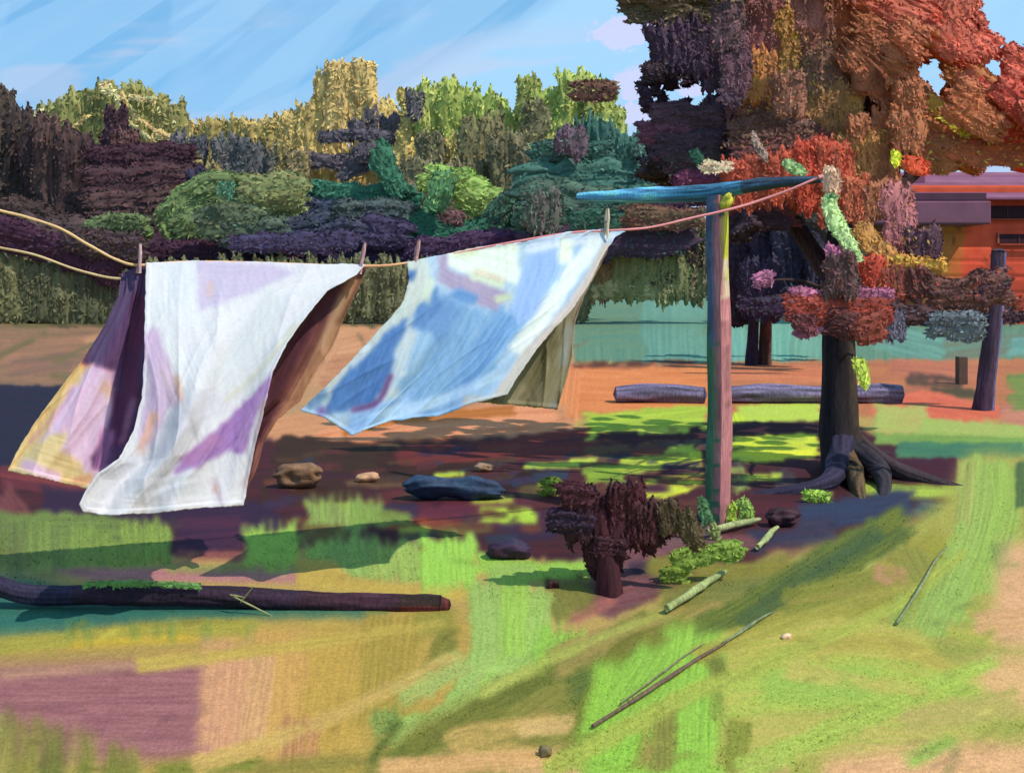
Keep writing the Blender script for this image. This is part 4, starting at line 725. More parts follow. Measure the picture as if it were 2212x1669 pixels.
# ------------------------------------------------------------------ clothes post
PY = 6.45
post = thing('clothes_post', 'wooden clothes post with blue crossbar, pink on its right and green at its foot', 'clothes post', ((1550-CX)/F*PY, PY, 0))
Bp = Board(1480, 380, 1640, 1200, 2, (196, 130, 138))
Bp.fill([(1548, 400), (1600, 400), (1600, 1200), (1548, 1200)], (200, 132, 138), (182, 112, 124), ang=1.57, rag=2)  # lit right side painted in as pink
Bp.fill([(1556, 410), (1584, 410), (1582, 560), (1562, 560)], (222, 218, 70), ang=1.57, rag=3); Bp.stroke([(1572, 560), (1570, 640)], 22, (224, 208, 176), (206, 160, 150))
Bp.fill([(1480, 400), (1548, 400), (1548, 1200), (1480, 1200)], (84, 112, 148), (70, 86, 124), ang=1.57, rag=2)  # shaded left side painted in as blue, then green lower down
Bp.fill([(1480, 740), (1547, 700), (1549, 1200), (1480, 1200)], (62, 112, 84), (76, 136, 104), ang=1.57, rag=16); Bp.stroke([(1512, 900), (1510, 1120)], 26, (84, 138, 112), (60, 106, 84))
for i in range(150):                                     # flaked paint and grain down the post
    x = rng.uniform(1500, 1600); y = rng.uniform(430, 1130); c0, _ = Bp.get(np.array([x]), np.array([y]))
    Bp.stroke([(x, y), (x+rng.normal()*1.5, y+rng.uniform(25, 110))], rng.uniform(1.5, 4.5), tuple(np.clip(c0[0]*rng.uniform(.72, 1.2), 10, 245)), dry=.25)
px0 = (1550-CX)/F*PY
zs = np.linspace(-.05, 2.12, 110); rows = []; colr = []
ring = [(-.075, 0), (-.05, -.03), (-.008, -.075), (.0, -.085), (.008, -.08), (.055, -.045), (.085, -.01), (.09, .04), (.05, .09), (0, .1), (-.05, .06)]
ring = [(a*1.0, b) for a, b in ring]
for z in zs:
    tz = z/2.12; sc_ = .86+.2*(1-tz); xc = px0+.012*math.sin(z*2)-.008*(1-tz)
    for (a, b) in ring:
        x = xc+a*sc_*(1+.05*math.sin(z*9+a*30)); y = PY+b*sc_
        rows.append((x, y, z)); ix = CX+x/y*F; iy = HZ+(EYE-z)/y*F
        colr.append((ix, iy))
nr_ = len(ring); Fp = [(i*nr_+q, i*nr_+(q+1) % nr_, (i+1)*nr_+(q+1) % nr_, (i+1)*nr_+q) for i in range(len(zs)-1) for q in range(nr_)]
rows.append((px0, PY, 2.13)); ct = len(rows)-1; colr.append((1565, 430))
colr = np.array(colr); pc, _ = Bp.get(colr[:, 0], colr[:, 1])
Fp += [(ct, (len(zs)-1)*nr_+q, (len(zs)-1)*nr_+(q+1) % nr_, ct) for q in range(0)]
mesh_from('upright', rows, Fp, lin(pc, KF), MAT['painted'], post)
for zz in (1.99, 2.05):
    tube('bolt', [(px0+.01, PY-.10, zz), (px0+.01, PY-.072, zz)], [.016, .016], (96, 90, 92), 'painted', post, sides=8)
# knob on the top
dab('cap', [(1563, 446), (1578, 422)], 24, (220, 216, 74), 6.34, post, m='painted', thick=.9, taper=(.9, .7))
L0 = np.array(at(1250, 426, 7.2)); L1 = np.array(at(1775, 388, 6.0))
def barcol(d, t): 
    c = np.array((100, 164, 206.)) if t < .42 else (np.array((56, 104, 134.)) if t < .72 else np.array((44, 62, 82.)))
    return c if t < .35 or t > .5 else np.array((100, 164, 206.))*(1-(t-.35)/.15)+np.array((56, 104, 134.))*(t-.35)/.15
mid = L0+(L1-L0)*.55-np.array([0, 0, .03])
tube('crossbar', [L0, L0+(L1-L0)*.3-np.array([0, 0, .02]), mid, L0+(L1-L0)*.8, L1], [.03, .052, .056, .042, .02], (100, 164, 206), 'painted', post, sides=16, colf=barcol, wob=.10, ridge=True, k=np.array([.6, .6, .65]))
tube('brace', [at(1512, 520, 6.5), at(1490, 470, 6.7)], [.02, .02], (70, 60, 90), 'painted', post, sides=10) if False else None

# ------------------------------------------------------------------ washing line
def lineY(x): return 5.0+(x-300)*.0007
def rope(name, pts, r, cfun, label, sides=8):
    W3 = [np.array(at(x, y, Y)) for (x, y, Y) in pts]
    o = tube(name, W3, [r, r], (0, 0, 0), 'rope', sides=sides, colf=cfun, wob=.18); tag(o, label, 'washing line'); return o
top = [(-260, 395, 4.55), (-120, 425, 4.68), (0, 455, 4.8), (60, 470, 4.84), (130, 494, 4.9), (200, 534, 4.94), (250, 560, 4.97), (300, 573, 5.0), (400, 566, lineY(400)), (560, 568, lineY(560)), (780, 575, lineY(780)), (880, 568, lineY(880)), (1039, 536, lineY(1039)), (1224, 504, lineY(1224)), (1317, 498, lineY(1317)), (1400, 492, lineY(1400)), (1500, 470, lineY(1500)), (1600, 446, lineY(1600)), (1690, 416, lineY(1690)), (1768, 384, 5.99)]
rope('washing_line', top, .0075, lambda d, t: (222, 186, 140) if t < .36 else ((232, 170, 130) if t < .62 else (222, 142, 150)), 'pinkish cord that carries the sheets from the crossbar end to the left')
rope('washing_line', [(-260, 490, 4.75), (-100, 518, 4.9), (0, 535, 5.0), (80, 552, 5.03), (170, 584, 5.05), (255, 602, 5.05), (290, 592, 5.03), (302, 578, 5.0)], .0065, lambda d, t: (206, 180, 138), 'beige cord running lower left from the first peg')
tie = tube('tie_cord', [np.array(at(1768, 384, 5.99)), np.array(at(1776, 382, 6.0)), np.array(at(1774, 394, 6.02))], [.012, .012], (222, 150, 150), 'rope', post, sides=8)

# ------------------------------------------------------------------ sheets
def edge(pts, n_):
    Q = np.array(pts, float); d = np.r_[0, np.cumsum(np.hypot(*np.diff(Q, axis=0).T))]; s_ = np.linspace(0, d[-1], n_)
    return np.stack([np.interp(s_, d, Q[:, 0]), np.interp(s_, d, Q[:, 1])], -1)
def sheet(name, top_, bot, left, right, board, depth, parent, nu=170, nv=200, k=None, folds=None, rag=.9):
    T, B, Lf, Rt = edge(top_, nu), edge(bot, nu), edge(left, nv), edge(right, nv)
    u = np.linspace(0, 1, nu)[None, :, None]; v = np.linspace(0, 1, nv)[:, None, None]
    P_ = (1-v)*T[None]+v*B[None]+(1-u)*Lf[:, None]+u*Rt[:, None]-((1-u)*(1-v)*T[0]+u*(1-v)*T[-1]+(1-u)*v*B[0]+u*v*B[-1])
    X, Y = P_[..., 0], P_[..., 1]
    _k[0] += 1; sd_ = _k[0]*2.3
    U, V_ = np.meshgrid(np.linspace(0, 1, nu), np.linspace(0, 1, nv))
    rg = rag*((vn(U*60+sd_, V_*60)-.5)*2+(vn(U*20+sd_, V_*20)-.5)*2)
    bd = np.minimum(np.minimum(U, 1-U), np.minimum(V_, 1-V_)) < .006
    X = X+np.where(bd, rg, 0); Y = Y+np.where(bd, np.roll(rg, 7), 0)
    cc_, h_ = board.get(X, Y)
    D = depth(X, Y, U, V_)
    if folds: D = D+folds(U, V_)
    D = D-.006*(np.minimum(np.minimum(U, 1-U), 1-V_) < .02)+.012*(vn(U*14+V_*5+sd_, V_*3)-.5)*V_-.012*(1-np.abs(2*vn(U*5-V_*2.2+sd_, V_*1.3+U)-1))**4-.007*(1-np.abs(2*vn(U*9+V_*4+sd_+9, V_*2.6)-1))**5
    D = D+.003*(vn(X/9, Y/30)-.5)-.003*np.clip(h_, 0, 2)
    W_ = np.stack([(X-CX)/F*D, D, EYE-(Y-HZ)/F*D], -1).reshape(-1, 3)
    o = mesh_from(name, W_, grid_faces(nv, nu), lin(cc_.reshape(-1, 3), KC if k is None else k), MAT['cloth'], parent)
    sm = o.modifiers.new('thickness', 'SOLIDIFY'); sm.thickness = .004; sm.offset = 1
    return o
# white sheet, front fall
white = thing('white_sheet', 'large white bed sheet on the line, blown towards the lower left', 'sheet', (-1.6, 5.05, 0))
Wb = Board(120, 520, 860, 1160, 2, (236, 240, 246))
Wb.soft = 5
WH = (236, 242, 250)
Wb.fill([(120, 520), (860, 520), (860, 1160), (120, 1160)], (232, 238, 246), (222, 230, 240), ang=1.2, var=.7)
Wb.stroke([(340, 570), (345, 700), (390, 830)], 60, (236, 244, 250), (224, 232, 242)); Wb.stroke([(395, 570), (400, 700)], 60, (230, 240, 250), (222, 232, 246))
Wb.fill([(425, 562), (590, 572), (640, 590), (560, 625), (430, 672)], (214, 208, 238), (206, 204, 236), ang=0, rag=4)  # lavender shade painted into the white cloth
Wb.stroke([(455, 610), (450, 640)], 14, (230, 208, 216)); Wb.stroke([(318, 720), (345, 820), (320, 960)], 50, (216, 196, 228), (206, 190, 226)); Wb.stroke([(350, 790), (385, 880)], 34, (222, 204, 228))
Wb.stroke([(760, 585), (600, 640), (470, 720)], 50, WH, (226, 236, 246)); Wb.stroke([(740, 620), (620, 740), (500, 850)], 56, (228, 236, 244), (216, 226, 232)); Wb.stroke([(600, 650), (470, 830)], 60, (220, 230, 238), (232, 240, 246))
Wb.stroke([(640, 700), (560, 800), (480, 870)], 10, (222, 226, 212)); Wb.stroke([(380, 810), (395, 880)], 12, (238, 196, 170), dry=.2); Wb.stroke([(336, 890), (318, 940), (296, 1000)], 18, (240, 192, 162), (226, 190, 190), dry=.1); Wb.stroke([(424, 860), (430, 900)], 7, (236, 196, 172), dry=.2)
Wb.stroke([(480, 860), (400, 900), (330, 1010)], 60, (220, 224, 236), (210, 214, 228), dry=.1); Wb.stroke([(410, 880), (430, 960)], 12, (204, 206, 214), dry=.2)
Wb.fill([(612, 778), (560, 860), (522, 985), (495, 970), (440, 1000), (380, 1035), (372, 1020), (460, 935), (560, 840)], (176, 140, 206), (158, 120, 190), ang=2.4, rag=8, var=.9)  # violet fold shade painted into the white cloth
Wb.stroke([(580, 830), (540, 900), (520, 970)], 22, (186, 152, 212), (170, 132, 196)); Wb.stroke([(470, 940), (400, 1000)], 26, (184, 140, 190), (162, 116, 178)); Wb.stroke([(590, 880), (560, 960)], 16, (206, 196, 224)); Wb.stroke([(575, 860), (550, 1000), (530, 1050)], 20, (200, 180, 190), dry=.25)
Wb.stroke([(320, 1000), (260, 1050), (190, 1100)], 60, WH, (222, 230, 244)); Wb.stroke([(210, 1090), (360, 1095), (520, 1078)], 40, (240, 246, 252), (226, 232, 244)); Wb.stroke([(420, 1030), (300, 1070)], 40, (232, 240, 250)); Wb.stroke([(460, 1030), (480, 1090)], 16, (216, 210, 226), dry=.2); Wb.stroke([(466, 1045), (464, 1062)], 6, (236, 180, 160))
def bil(X, Y): return lineY(X)-.00095*np.clip(Y-565, 0, 900)-.10*np.sin(np.clip((Y-565)/540, 0, 1)*3.1)
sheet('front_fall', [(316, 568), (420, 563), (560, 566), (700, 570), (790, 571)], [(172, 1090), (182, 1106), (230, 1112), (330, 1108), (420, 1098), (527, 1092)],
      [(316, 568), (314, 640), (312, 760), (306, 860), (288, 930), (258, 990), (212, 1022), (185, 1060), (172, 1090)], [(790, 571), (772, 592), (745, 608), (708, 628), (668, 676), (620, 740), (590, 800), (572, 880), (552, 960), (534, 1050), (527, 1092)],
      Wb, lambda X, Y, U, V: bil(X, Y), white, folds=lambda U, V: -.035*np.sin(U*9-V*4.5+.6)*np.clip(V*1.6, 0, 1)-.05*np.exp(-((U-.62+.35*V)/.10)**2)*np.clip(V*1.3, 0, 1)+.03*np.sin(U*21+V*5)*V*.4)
# its rear fall: strip at the right with mauve brown shade painted in
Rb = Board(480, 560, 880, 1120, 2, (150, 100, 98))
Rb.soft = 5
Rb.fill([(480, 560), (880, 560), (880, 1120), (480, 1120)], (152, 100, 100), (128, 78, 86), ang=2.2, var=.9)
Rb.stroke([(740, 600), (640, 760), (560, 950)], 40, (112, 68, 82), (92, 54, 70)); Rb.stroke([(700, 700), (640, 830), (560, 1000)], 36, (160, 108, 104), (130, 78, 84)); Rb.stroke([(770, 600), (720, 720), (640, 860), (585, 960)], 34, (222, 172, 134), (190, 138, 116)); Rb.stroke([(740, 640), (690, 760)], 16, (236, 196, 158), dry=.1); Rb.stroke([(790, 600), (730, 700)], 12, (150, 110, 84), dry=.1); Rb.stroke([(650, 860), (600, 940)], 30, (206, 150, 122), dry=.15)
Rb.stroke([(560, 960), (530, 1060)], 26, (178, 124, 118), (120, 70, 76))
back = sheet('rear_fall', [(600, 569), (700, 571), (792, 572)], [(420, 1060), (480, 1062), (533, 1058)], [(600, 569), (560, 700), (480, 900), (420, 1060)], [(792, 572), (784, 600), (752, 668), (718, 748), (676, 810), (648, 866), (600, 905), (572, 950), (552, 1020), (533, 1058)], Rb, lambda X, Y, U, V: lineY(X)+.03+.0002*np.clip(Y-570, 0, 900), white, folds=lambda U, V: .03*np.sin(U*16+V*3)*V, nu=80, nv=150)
back['label'] = 'rear fall with mauve brown dye and peach hem'
# sheet's rear half at left: violet shade painted in, lilac and peach below
pink = thing('dyed_cloth', 'violet, lilac and peach dyed cloth hanging left of and behind the white sheet', 'cloth', (-1.95, 5.1, 0))
Pb = Board(0, 540, 420, 1100, 2, (232, 184, 214))
Pb.soft = 5
Pb.fill([(0, 540), (420, 540), (420, 1100), (0, 1100)], (230, 186, 216), (214, 172, 208), ang=2.1, var=.7)
Pb.stroke([(256, 640), (160, 800), (60, 950), (10, 1010)], 46, (246, 186, 134), (232, 168, 120)); Pb.fill([(80, 960), (140, 925), (200, 1060), (10, 1030)], (248, 192, 146), (240, 180, 140), ang=.3); Pb.stroke([(190, 900), (240, 830)], 30, (238, 184, 176)); Pb.stroke([(50, 1000), (130, 1035)], 24, (234, 186, 214)); Pb.stroke([(160, 1045), (200, 1030)], 20, (210, 166, 128)); Pb.stroke([(60, 960), (140, 870)], 8, (206, 160, 160), dry=.2)
Pb.stroke([(150, 985), (210, 850)], 44, (236, 190, 222), (228, 176, 210)); Pb.stroke([(120, 930), (170, 840)], 36, (232, 186, 220))
Pb.fill([(262, 560), (330, 560), (330, 880), (290, 940), (262, 1005), (200, 1010), (196, 990), (225, 940), (240, 890), (246, 800), (222, 795), (206, 782), (182, 792), (176, 778), (225, 702)], (92, 68, 108), (78, 50, 86), ang=1.75, rag=5, var=.9)
Pb.stroke([(285, 590), (240, 690), (195, 775)], 44, (92, 78, 116), (84, 66, 104)); Pb.stroke([(305, 640), (285, 780), (280, 870)], 34, (106, 56, 84), (80, 48, 84), dry=.05); Pb.stroke([(265, 850), (258, 960)], 34, (84, 44, 80), (110, 64, 100)); Pb.stroke([(235, 930), (215, 1010)], 28, (134, 88, 136), (190, 140, 190), dry=.1); Pb.stroke([(290, 860), (262, 960)], 14, (150, 104, 140), dry=.2)
sheet('cloth_panel', [(262, 592), (285, 582), (318, 572), (335, 570)], [(16, 1016), (90, 1032), (190, 1056), (300, 1060)], [(262, 592), (256, 640), (226, 704), (178, 778), (124, 846), (70, 920), (30, 985), (16, 1016)], [(335, 570), (335, 700), (330, 900), (300, 1060)], Pb,
      lambda X, Y, U, V: 5.04-.00062*np.clip(Y-575, 0, 900)+.10*U*V, pink, k=np.array([.72, .8, .92]), folds=lambda U, V: .04*np.sin(U*12+V*2)*V+.03*np.exp(-((U-.72)/.09)**2)*V, nu=130, nv=180)
# blue sheet
blue = thing('blue_sheet', 'pale blue sheet on the line with one deep blue fold, right of the white one', 'sheet', (.1, 5.5, 0))
Bb = Board(620, 470, 1400, 970, 2, (176, 206, 228))
Bb.soft = 5
Bb.fill([(620, 470), (1400, 470), (1400, 970), (620, 970)], (178, 204, 224), (160, 192, 220), ang=2.3, var=.8)
Bb.stroke([(890, 560), (885, 640), (800, 740), (700, 860)], 70, (190, 208, 208), (206, 198, 184)); Bb.stroke([(900, 720), (850, 850), (760, 930)], 60, (190, 206, 214), (168, 190, 206))
Bb.stroke([(1240, 520), (1180, 650), (1060, 800), (900, 880), (770, 935)], 90, (166, 200, 236), (140, 180, 224), var=.9); Bb.stroke([(1110, 680), (1020, 800), (900, 870)], 80, (132, 176, 220), (104, 150, 200), var=.9); Bb.stroke([(1020, 660), (960, 760), (900, 850)], 90, (136, 178, 216), (118, 162, 206), var=.9); Bb.stroke([(980, 650), (930, 720)], 60, (116, 156, 202), (102, 144, 196))
Bb.stroke([(920, 720), (890, 800)], 30, (150, 188, 220)); Bb.stroke([(1100, 800), (960, 862), (830, 895)], 26, (176, 208, 238), (156, 192, 228)); Bb.stroke([(1160, 700), (1080, 800)], 40, (170, 204, 238))
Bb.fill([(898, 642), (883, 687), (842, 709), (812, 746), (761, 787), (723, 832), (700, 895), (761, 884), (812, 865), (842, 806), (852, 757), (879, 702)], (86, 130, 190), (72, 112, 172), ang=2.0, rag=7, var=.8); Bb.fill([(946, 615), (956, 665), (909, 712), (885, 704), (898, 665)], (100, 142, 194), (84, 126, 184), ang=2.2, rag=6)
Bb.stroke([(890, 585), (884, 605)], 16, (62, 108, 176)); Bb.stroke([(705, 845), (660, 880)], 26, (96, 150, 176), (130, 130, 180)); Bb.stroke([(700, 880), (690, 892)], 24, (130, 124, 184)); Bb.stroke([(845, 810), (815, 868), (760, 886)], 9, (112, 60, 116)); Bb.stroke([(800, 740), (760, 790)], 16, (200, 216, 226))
Bb.fill([(960, 545), (1120, 522), (1125, 620), (1080, 600), (1000, 588), (965, 575)], (226, 238, 232), (214, 232, 214), ang=.3, rag=6); Bb.stroke([(985, 548), (1035, 540)], 18, (214, 230, 196)); Bb.fill([(946, 552), (968, 548), (965, 583), (1020, 600), (1102, 635), (1072, 672), (1031, 657), (946, 608)], (166, 154, 186), (176, 170, 196), ang=.5, rag=5); Bb.stroke([(1020, 590), (1085, 610)], 26, (206, 222, 198), (226, 206, 190)); Bb.stroke([(1068, 648), (1100, 640)], 14, (204, 220, 186)); Bb.stroke([(930, 600), (915, 650)], 26, (200, 216, 206)); Bb.stroke([(980, 632), (1030, 650)], 24, (106, 154, 210))
Bb.stroke([(1180, 530), (1150, 620), (1130, 690)], 60, (158, 190, 238), (148, 182, 232)); Bb.stroke([(1140, 530), (1330, 500)], 34, (218, 232, 246), (180, 208, 244)); Bb.stroke([(1290, 520), (1230, 600), (1170, 690), (1110, 760)], 36, (226, 240, 242), (214, 226, 236)); Bb.stroke([(1225, 520), (1220, 570)], 30, (226, 240, 226))
Bb.stroke([(1318, 525), (1262, 620), (1200, 700), (1130, 780), (1080, 850)], 20, (202, 188, 178), (220, 206, 196), dry=.05); Bb.stroke([(1150, 760), (1080, 860), (1000, 868)], 26, (196, 196, 190), dry=.2)
bilb = lambda X, Y: lineY(X)-.0011*np.clip(Y-560+(X-883)*.13, 0, 900)-.06*np.sin(np.clip((Y-540)/380, 0, 1)*3.1)
sheet('front_fall', [(880, 566), (946, 552), (1039, 533), (1132, 522), (1224, 502), (1300, 495), (1352, 499)], [(649, 886), (700, 902), (761, 940), (846, 908), (946, 899), (1020, 870), (1096, 852)],
      [(880, 566), (884, 600), (872, 650), (835, 694), (761, 776), (705, 832), (649, 886)], [(1352, 499), (1330, 512), (1313, 535), (1268, 620), (1236, 668), (1180, 730), (1154, 762), (1120, 810), (1096, 852)],
      Bb, lambda X, Y, U, V: bilb(X, Y), blue, k=np.array([.92, 1.0, 1.08]), folds=lambda U, V: -.03*np.sin(U*11-V*3+1)*np.clip(V*1.5, 0, 1)+.03*np.exp(-((U-.2)/.06)**2)*V-.015*np.sin(U*26)*V, nu=190, nv=150)
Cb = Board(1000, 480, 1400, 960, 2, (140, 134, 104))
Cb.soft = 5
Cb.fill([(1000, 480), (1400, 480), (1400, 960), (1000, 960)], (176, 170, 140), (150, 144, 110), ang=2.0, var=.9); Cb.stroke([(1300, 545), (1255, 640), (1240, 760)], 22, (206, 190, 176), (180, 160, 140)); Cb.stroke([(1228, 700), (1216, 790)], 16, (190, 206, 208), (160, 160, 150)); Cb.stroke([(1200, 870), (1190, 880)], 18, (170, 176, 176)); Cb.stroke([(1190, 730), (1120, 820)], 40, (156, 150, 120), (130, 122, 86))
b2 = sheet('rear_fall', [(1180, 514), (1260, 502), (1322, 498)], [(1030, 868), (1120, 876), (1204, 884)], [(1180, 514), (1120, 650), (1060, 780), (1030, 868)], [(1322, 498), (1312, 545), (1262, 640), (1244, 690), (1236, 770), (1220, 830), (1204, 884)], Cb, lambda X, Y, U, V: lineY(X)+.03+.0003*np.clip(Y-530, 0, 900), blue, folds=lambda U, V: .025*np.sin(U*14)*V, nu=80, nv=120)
b2['label'] = 'rear fall in olive beige'

# ------------------------------------------------------------------ pegs
peg_spots = [((303, 526), (301, 590), (206, 170, 180), 'rosy wooden peg at the violet end of the dyed cloth'), ((788, 524), (776, 592), (206, 158, 168), 'pink peg on the right corner of the white sheet'), ((905, 518), (893, 586), (204, 156, 158), 'pink peg on the left corner of the blue sheet'), ((1312, 450), (1309, 516), (222, 206, 184), 'cream peg on the right corner of the blue sheet')]
def arm(x0, y0, x1, y1, Y, off, c, parent):
    a, b = np.array(at(x0, y0, Y)), np.array(at(x1, y1, Y)); d = b-a
    q = [a+np.array([off*.4, -off, 0]), a+d*.35+np.array([off*.7, -off*1.2, 0]), a+d*.62+np.array([off*.5, -off, 0]), b+np.array([off*.9, -off*1.4, 0])]
    return tube('prong', q, [.006, .0085, .009, .006], c, 'painted', parent, sides=8, wob=.06)
for (p0, p1, c, lb) in peg_spots:
    Y = lineY(p0[0])-.02; b = at(p0[0], p0[1], Y); pg = thing('clothes_peg', lb, 'clothes peg', (b.x, b.y, b.z), 'pegs on the washing line')
    arm(*p0, *p1, Y, .010, c, pg); arm(p0[0]+1, p0[1]+1, p1[0]+1, p1[1], Y, -.012, tuple(np.array(c)*.9), pg)
    mpt = np.array(at(p0[0]*.55+p1[0]*.45, p0[1]*.55+p1[1]*.45, Y)); tube('spring', [mpt+np.array([-.011, -.004, 0]), mpt+np.array([.011, -.004, 0])], [.006, .006], (150, 130, 140), 'painted', pg, sides=8)

# ------------------------------------------------------------------ log, stones, sticks, plants on the ground
LY = 4.78
lg = thing('log', 'long dark charred log lying across the lower left lawn', 'log', (-1.2, LY, 0))
def lgc(d, t):
    if t > .93: return (86, 34, 34) if d[2] < .2 else (50, 34, 30)
    return (40, 36, 58) if t < .35 else ((46, 30, 48) if t < .75 else (56, 30, 44))
tube('timber', [np.array(at(x, y, LY)) for x, y in ((-260, 1262), (-60, 1250), (60, 1282), (240, 1284), (480, 1288), (700, 1300), (880, 1304), (952, 1306))], [.05, .046, .047, .046, .046, .048, .047, .043], (46, 30, 48), 'bark', lg, sides=18, colf=lgc, wob=.1)
e = np.array(at(955, 1306, LY)); tube('cut_end', [e-np.array([.02, 0, 0]), e+np.array([.035, 0, 0])], [.04, .028], (80, 34, 36), 'bark', lg, sides=14)
moss = dab('moss', [(180, 1262), (300, 1260), (430, 1266)], 11, (74, 110, 60), LY-.05, lg, thick=.8, rag=1.5)
def blob(name, label, cat, pts, w, c, y_base, group=None, c2=None, m='stone', thick=.8, up=0):
    Y = gY(y_base); o = dab(name, pts, w, c, Y, None, c2=c2, m=m, thick=thick, k=KF, taper=(.5, .5)); tag(o, label, cat, group); return o
GS = 'stones in the dark bed'
blob('stone', 'broad flat brown stone in the dark bed, nearest the white sheet', 'stone', [(600, 1030), (685, 1028)], 50, (124, 92, 68), 1056, GS, (96, 70, 54))
blob('stone', 'small pale peach stone in the dark bed right of the brown one', 'stone', [(770, 1034), (816, 1028)], 18, (200, 154, 120), 1044, GS)
blob('stone', 'small tan stone lying right of the blue mound', 'stone', [(1030, 1008), (1062, 1010)], 22, (168, 136, 108), 1022, GS)
blob('stone', 'dark navy stone at the front edge of the bed', 'stone', [(1060, 1186), (1140, 1188)], 42, (44, 36, 66), 1208, GS, (84, 34, 52))
blob('stone', 'dark maroon stone right of the post foot', 'stone', [(1668, 1116), (1718, 1118)], 46, (58, 30, 42), 1140, GS)
blob('stone', 'low teal and navy boulder in the dark bed', 'stone', [(880, 1054), (960, 1052), (1080, 1062)], 50, (44, 66, 96), 1082, GS, (40, 44, 74))
blob('pebble', 'small grey brown pebble on the near grass', 'pebble', [(1168, 1626), (1188, 1624)], 26, (112, 100, 68), 1636, None, (80, 66, 60))
blob('pebble', 'tiny pale peach pebble on the right lawn', 'pebble', [(1690, 1378), (1708, 1374)], 14, (230, 190, 156), 1383, None)
blob('pebble', 'tiny dark red pebble beside the lime grass', 'pebble', [(1184, 1266), (1206, 1260)], 18, (70, 34, 36), 1272, None)
def stick(label, a, b, r, c, lift=.012, name='stick', cat='stick'):
    Ya, Yb = gY(a[1]), gY(b[1]); A = np.array(at(*a, Ya)); Bq = np.array(at(*b, Yb)); A[2] = B2z = lift; Bq[2] = lift
    q = [A, A+(Bq-A)*.4+np.array([.01, .01, .004]), A+(Bq-A)*.75-np.array([.01, 0, 0]), Bq]
    o = tube(name, q, [r*.7, r, r, r*.5], c, 'bark', None, sides=8, wob=.3); tag(o, label, cat); return o
stick('long dark brown stick lying across the bright lime grass', (1280, 1580), (1570, 1396), .009, (104, 84, 70), .02)
stick('thinner grey stick lying just above the long brown one', (1340, 1530), (1520, 1400), .004, (122, 112, 92), .02)
stick('grey green stick lying at the far end of the brown one', (1560, 1400), (1670, 1330), .008, (112, 122, 92), .02)
stick('thin grey stick on the pale lime drift at the right', (1936, 1356), (2044, 1188), .008, (122, 132, 96), .02)
stick('pale green stick lying on the grass right of the maroon shrub', (1440, 1332), (1568, 1250), .022, (146, 158, 104), .04)
stick('short pale green stick beside the clothes post foot', (1636, 1196), (1680, 1152), .02, (156, 166, 112), .04)
stick('pale green grey stick curved in front of the clothes post', (1528, 1166), (1642, 1138), .024, (148, 156, 110), .05)
st = thing('grass_stalk', 'dry crossed grass stalk lying on the log', 'grass stalk', tuple(at(540, 1300, 4.7)))
for a, b in (((500, 1286), (608, 1340)), ((520, 1300), (548, 1266)), ((498, 1284), (530, 1290))):
    tube('blade', [np.array(at(*a, 4.70)), (np.array(at(*a, 4.69))+np.array(at(*b, 4.67)))/2, np.array(at(*b, 4.66))], [.004, .0045, .0015], (146, 148, 106), 'grass', st, sides=6)
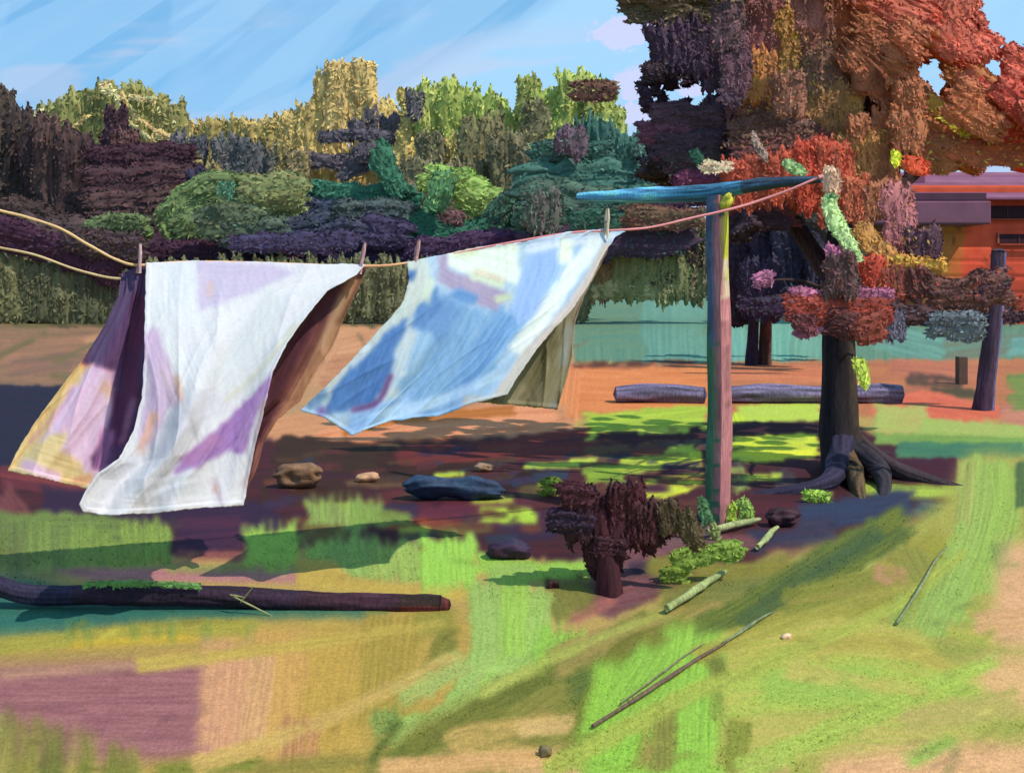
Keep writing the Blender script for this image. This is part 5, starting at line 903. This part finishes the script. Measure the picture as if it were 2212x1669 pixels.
# maroon shrub
stp = thing('shrub', 'dark maroon shrub on one short thick stem at the front of the bed', 'shrub', ((1316-CX)/F*4.98, 4.98, 0))
MR = (58, 24, 34)
tube('stem', [(x, y, z) for x, y, z in ((.49, 5.0, -.03), (.485, 5.0, .12), (.46, 5.02, .3), (.45, 5.05, .42))], [.075, .055, .045, .04], (62, 26, 34), parent=stp, wob=.3)
tube('stem', [(.46, 5.0, .2), (.52, 5.0, .3), (.6, 5.02, .42)], [.04, .03, .02], (62, 26, 34), parent=stp, wob=.3)
for pts, w, c in (([(1296, 1090), (1300, 1190), (1312, 1230)], 56, MR), ([(1250, 1070), (1262, 1170)], 60, (60, 30, 40)), ([(1345, 1050), (1352, 1180)], 70, (66, 26, 34)), ([(1400, 1085), (1395, 1170)], 60, (70, 34, 38)), ([(1190, 1124), (1280, 1130)], 40, (54, 36, 58)), ([(1436, 1090), (1455, 1150)], 44, (76, 60, 44)), ([(1210, 1072), (1270, 1068)], 40, (62, 26, 36)), ([(1478, 1104), (1496, 1160), (1512, 1180)], 34, (84, 70, 48)), ([(1290, 1180), (1350, 1190)], 46, (58, 26, 36)), ([(1370, 1130), (1420, 1180)], 44, (58, 24, 32))):
    _i = _k[0]; dab('leaf_clump', pts, w*1.25, c, 5.06-.008*(_i % 9), stp, thick=.5, k=np.array([.75, .8, .9]))
for q in range(9): dab('leaf_clump', [(1230+q*26, 1110+12*(q % 3)), (1250+q*26, 1140)], 44, (54, 26, 34), 5.16+.05*(q % 3), stp, thick=.8)
# grass clumps
def clump(label, Y, dabs, **k):
    r = thing('grass_clump', label, 'grass', (at(dabs[0][0][0][0], 0, Y).x, Y, 0), 'grass clumps in the bed')
    for d in dabs: dab('tuft', d[0], d[1], d[2], Y, r, c2=d[3] if len(d) > 3 else None, m='grass', thick=k.get('thick', .35), taper=k.get('taper', (.9, .6)))
clump('rounded green clump at the left end of the crossed strokes of the right bed', gY(1262), [([(1430, 1255), (1480, 1250)], 60, (132, 152, 64), (110, 130, 56)), ([(1450, 1215), (1530, 1196), (1600, 1185)], 44, (134, 160, 72), (112, 130, 56))], taper=(.7, .7))
clump('pale lime blades standing right of the clothes post foot', gY(1134), [([(1576, 1130), (1584, 1090)], 18, (176, 204, 80)), ([(1606, 1134), (1610, 1100), (1600, 1080)], 26, (160, 194, 96)), ([(1622, 1128), (1618, 1096)], 14, (150, 188, 84))])
clump('pale blade leaning at the very foot of the clothes post', gY(1170), [([(1550, 1172), (1540, 1130)], 18, (148, 160, 100)), ([(1530, 1130), (1515, 1080)], 20, (96, 140, 96))])
clump('round lime clump left of the maroon stump', gY(1074), [([(1176, 1050), (1206, 1050)], 42, (126, 148, 62), (98, 116, 50))], taper=(.6, .6))
clump('small lime clump in front of the big trunk roots', gY(1088), [([(1738, 1070), (1788, 1074)], 28, (162, 196, 84))], taper=(.6, .6))
print('objects', len(bpy.data.objects), 'tris', sum(len(m.polygons) for m in bpy.data.meshes))
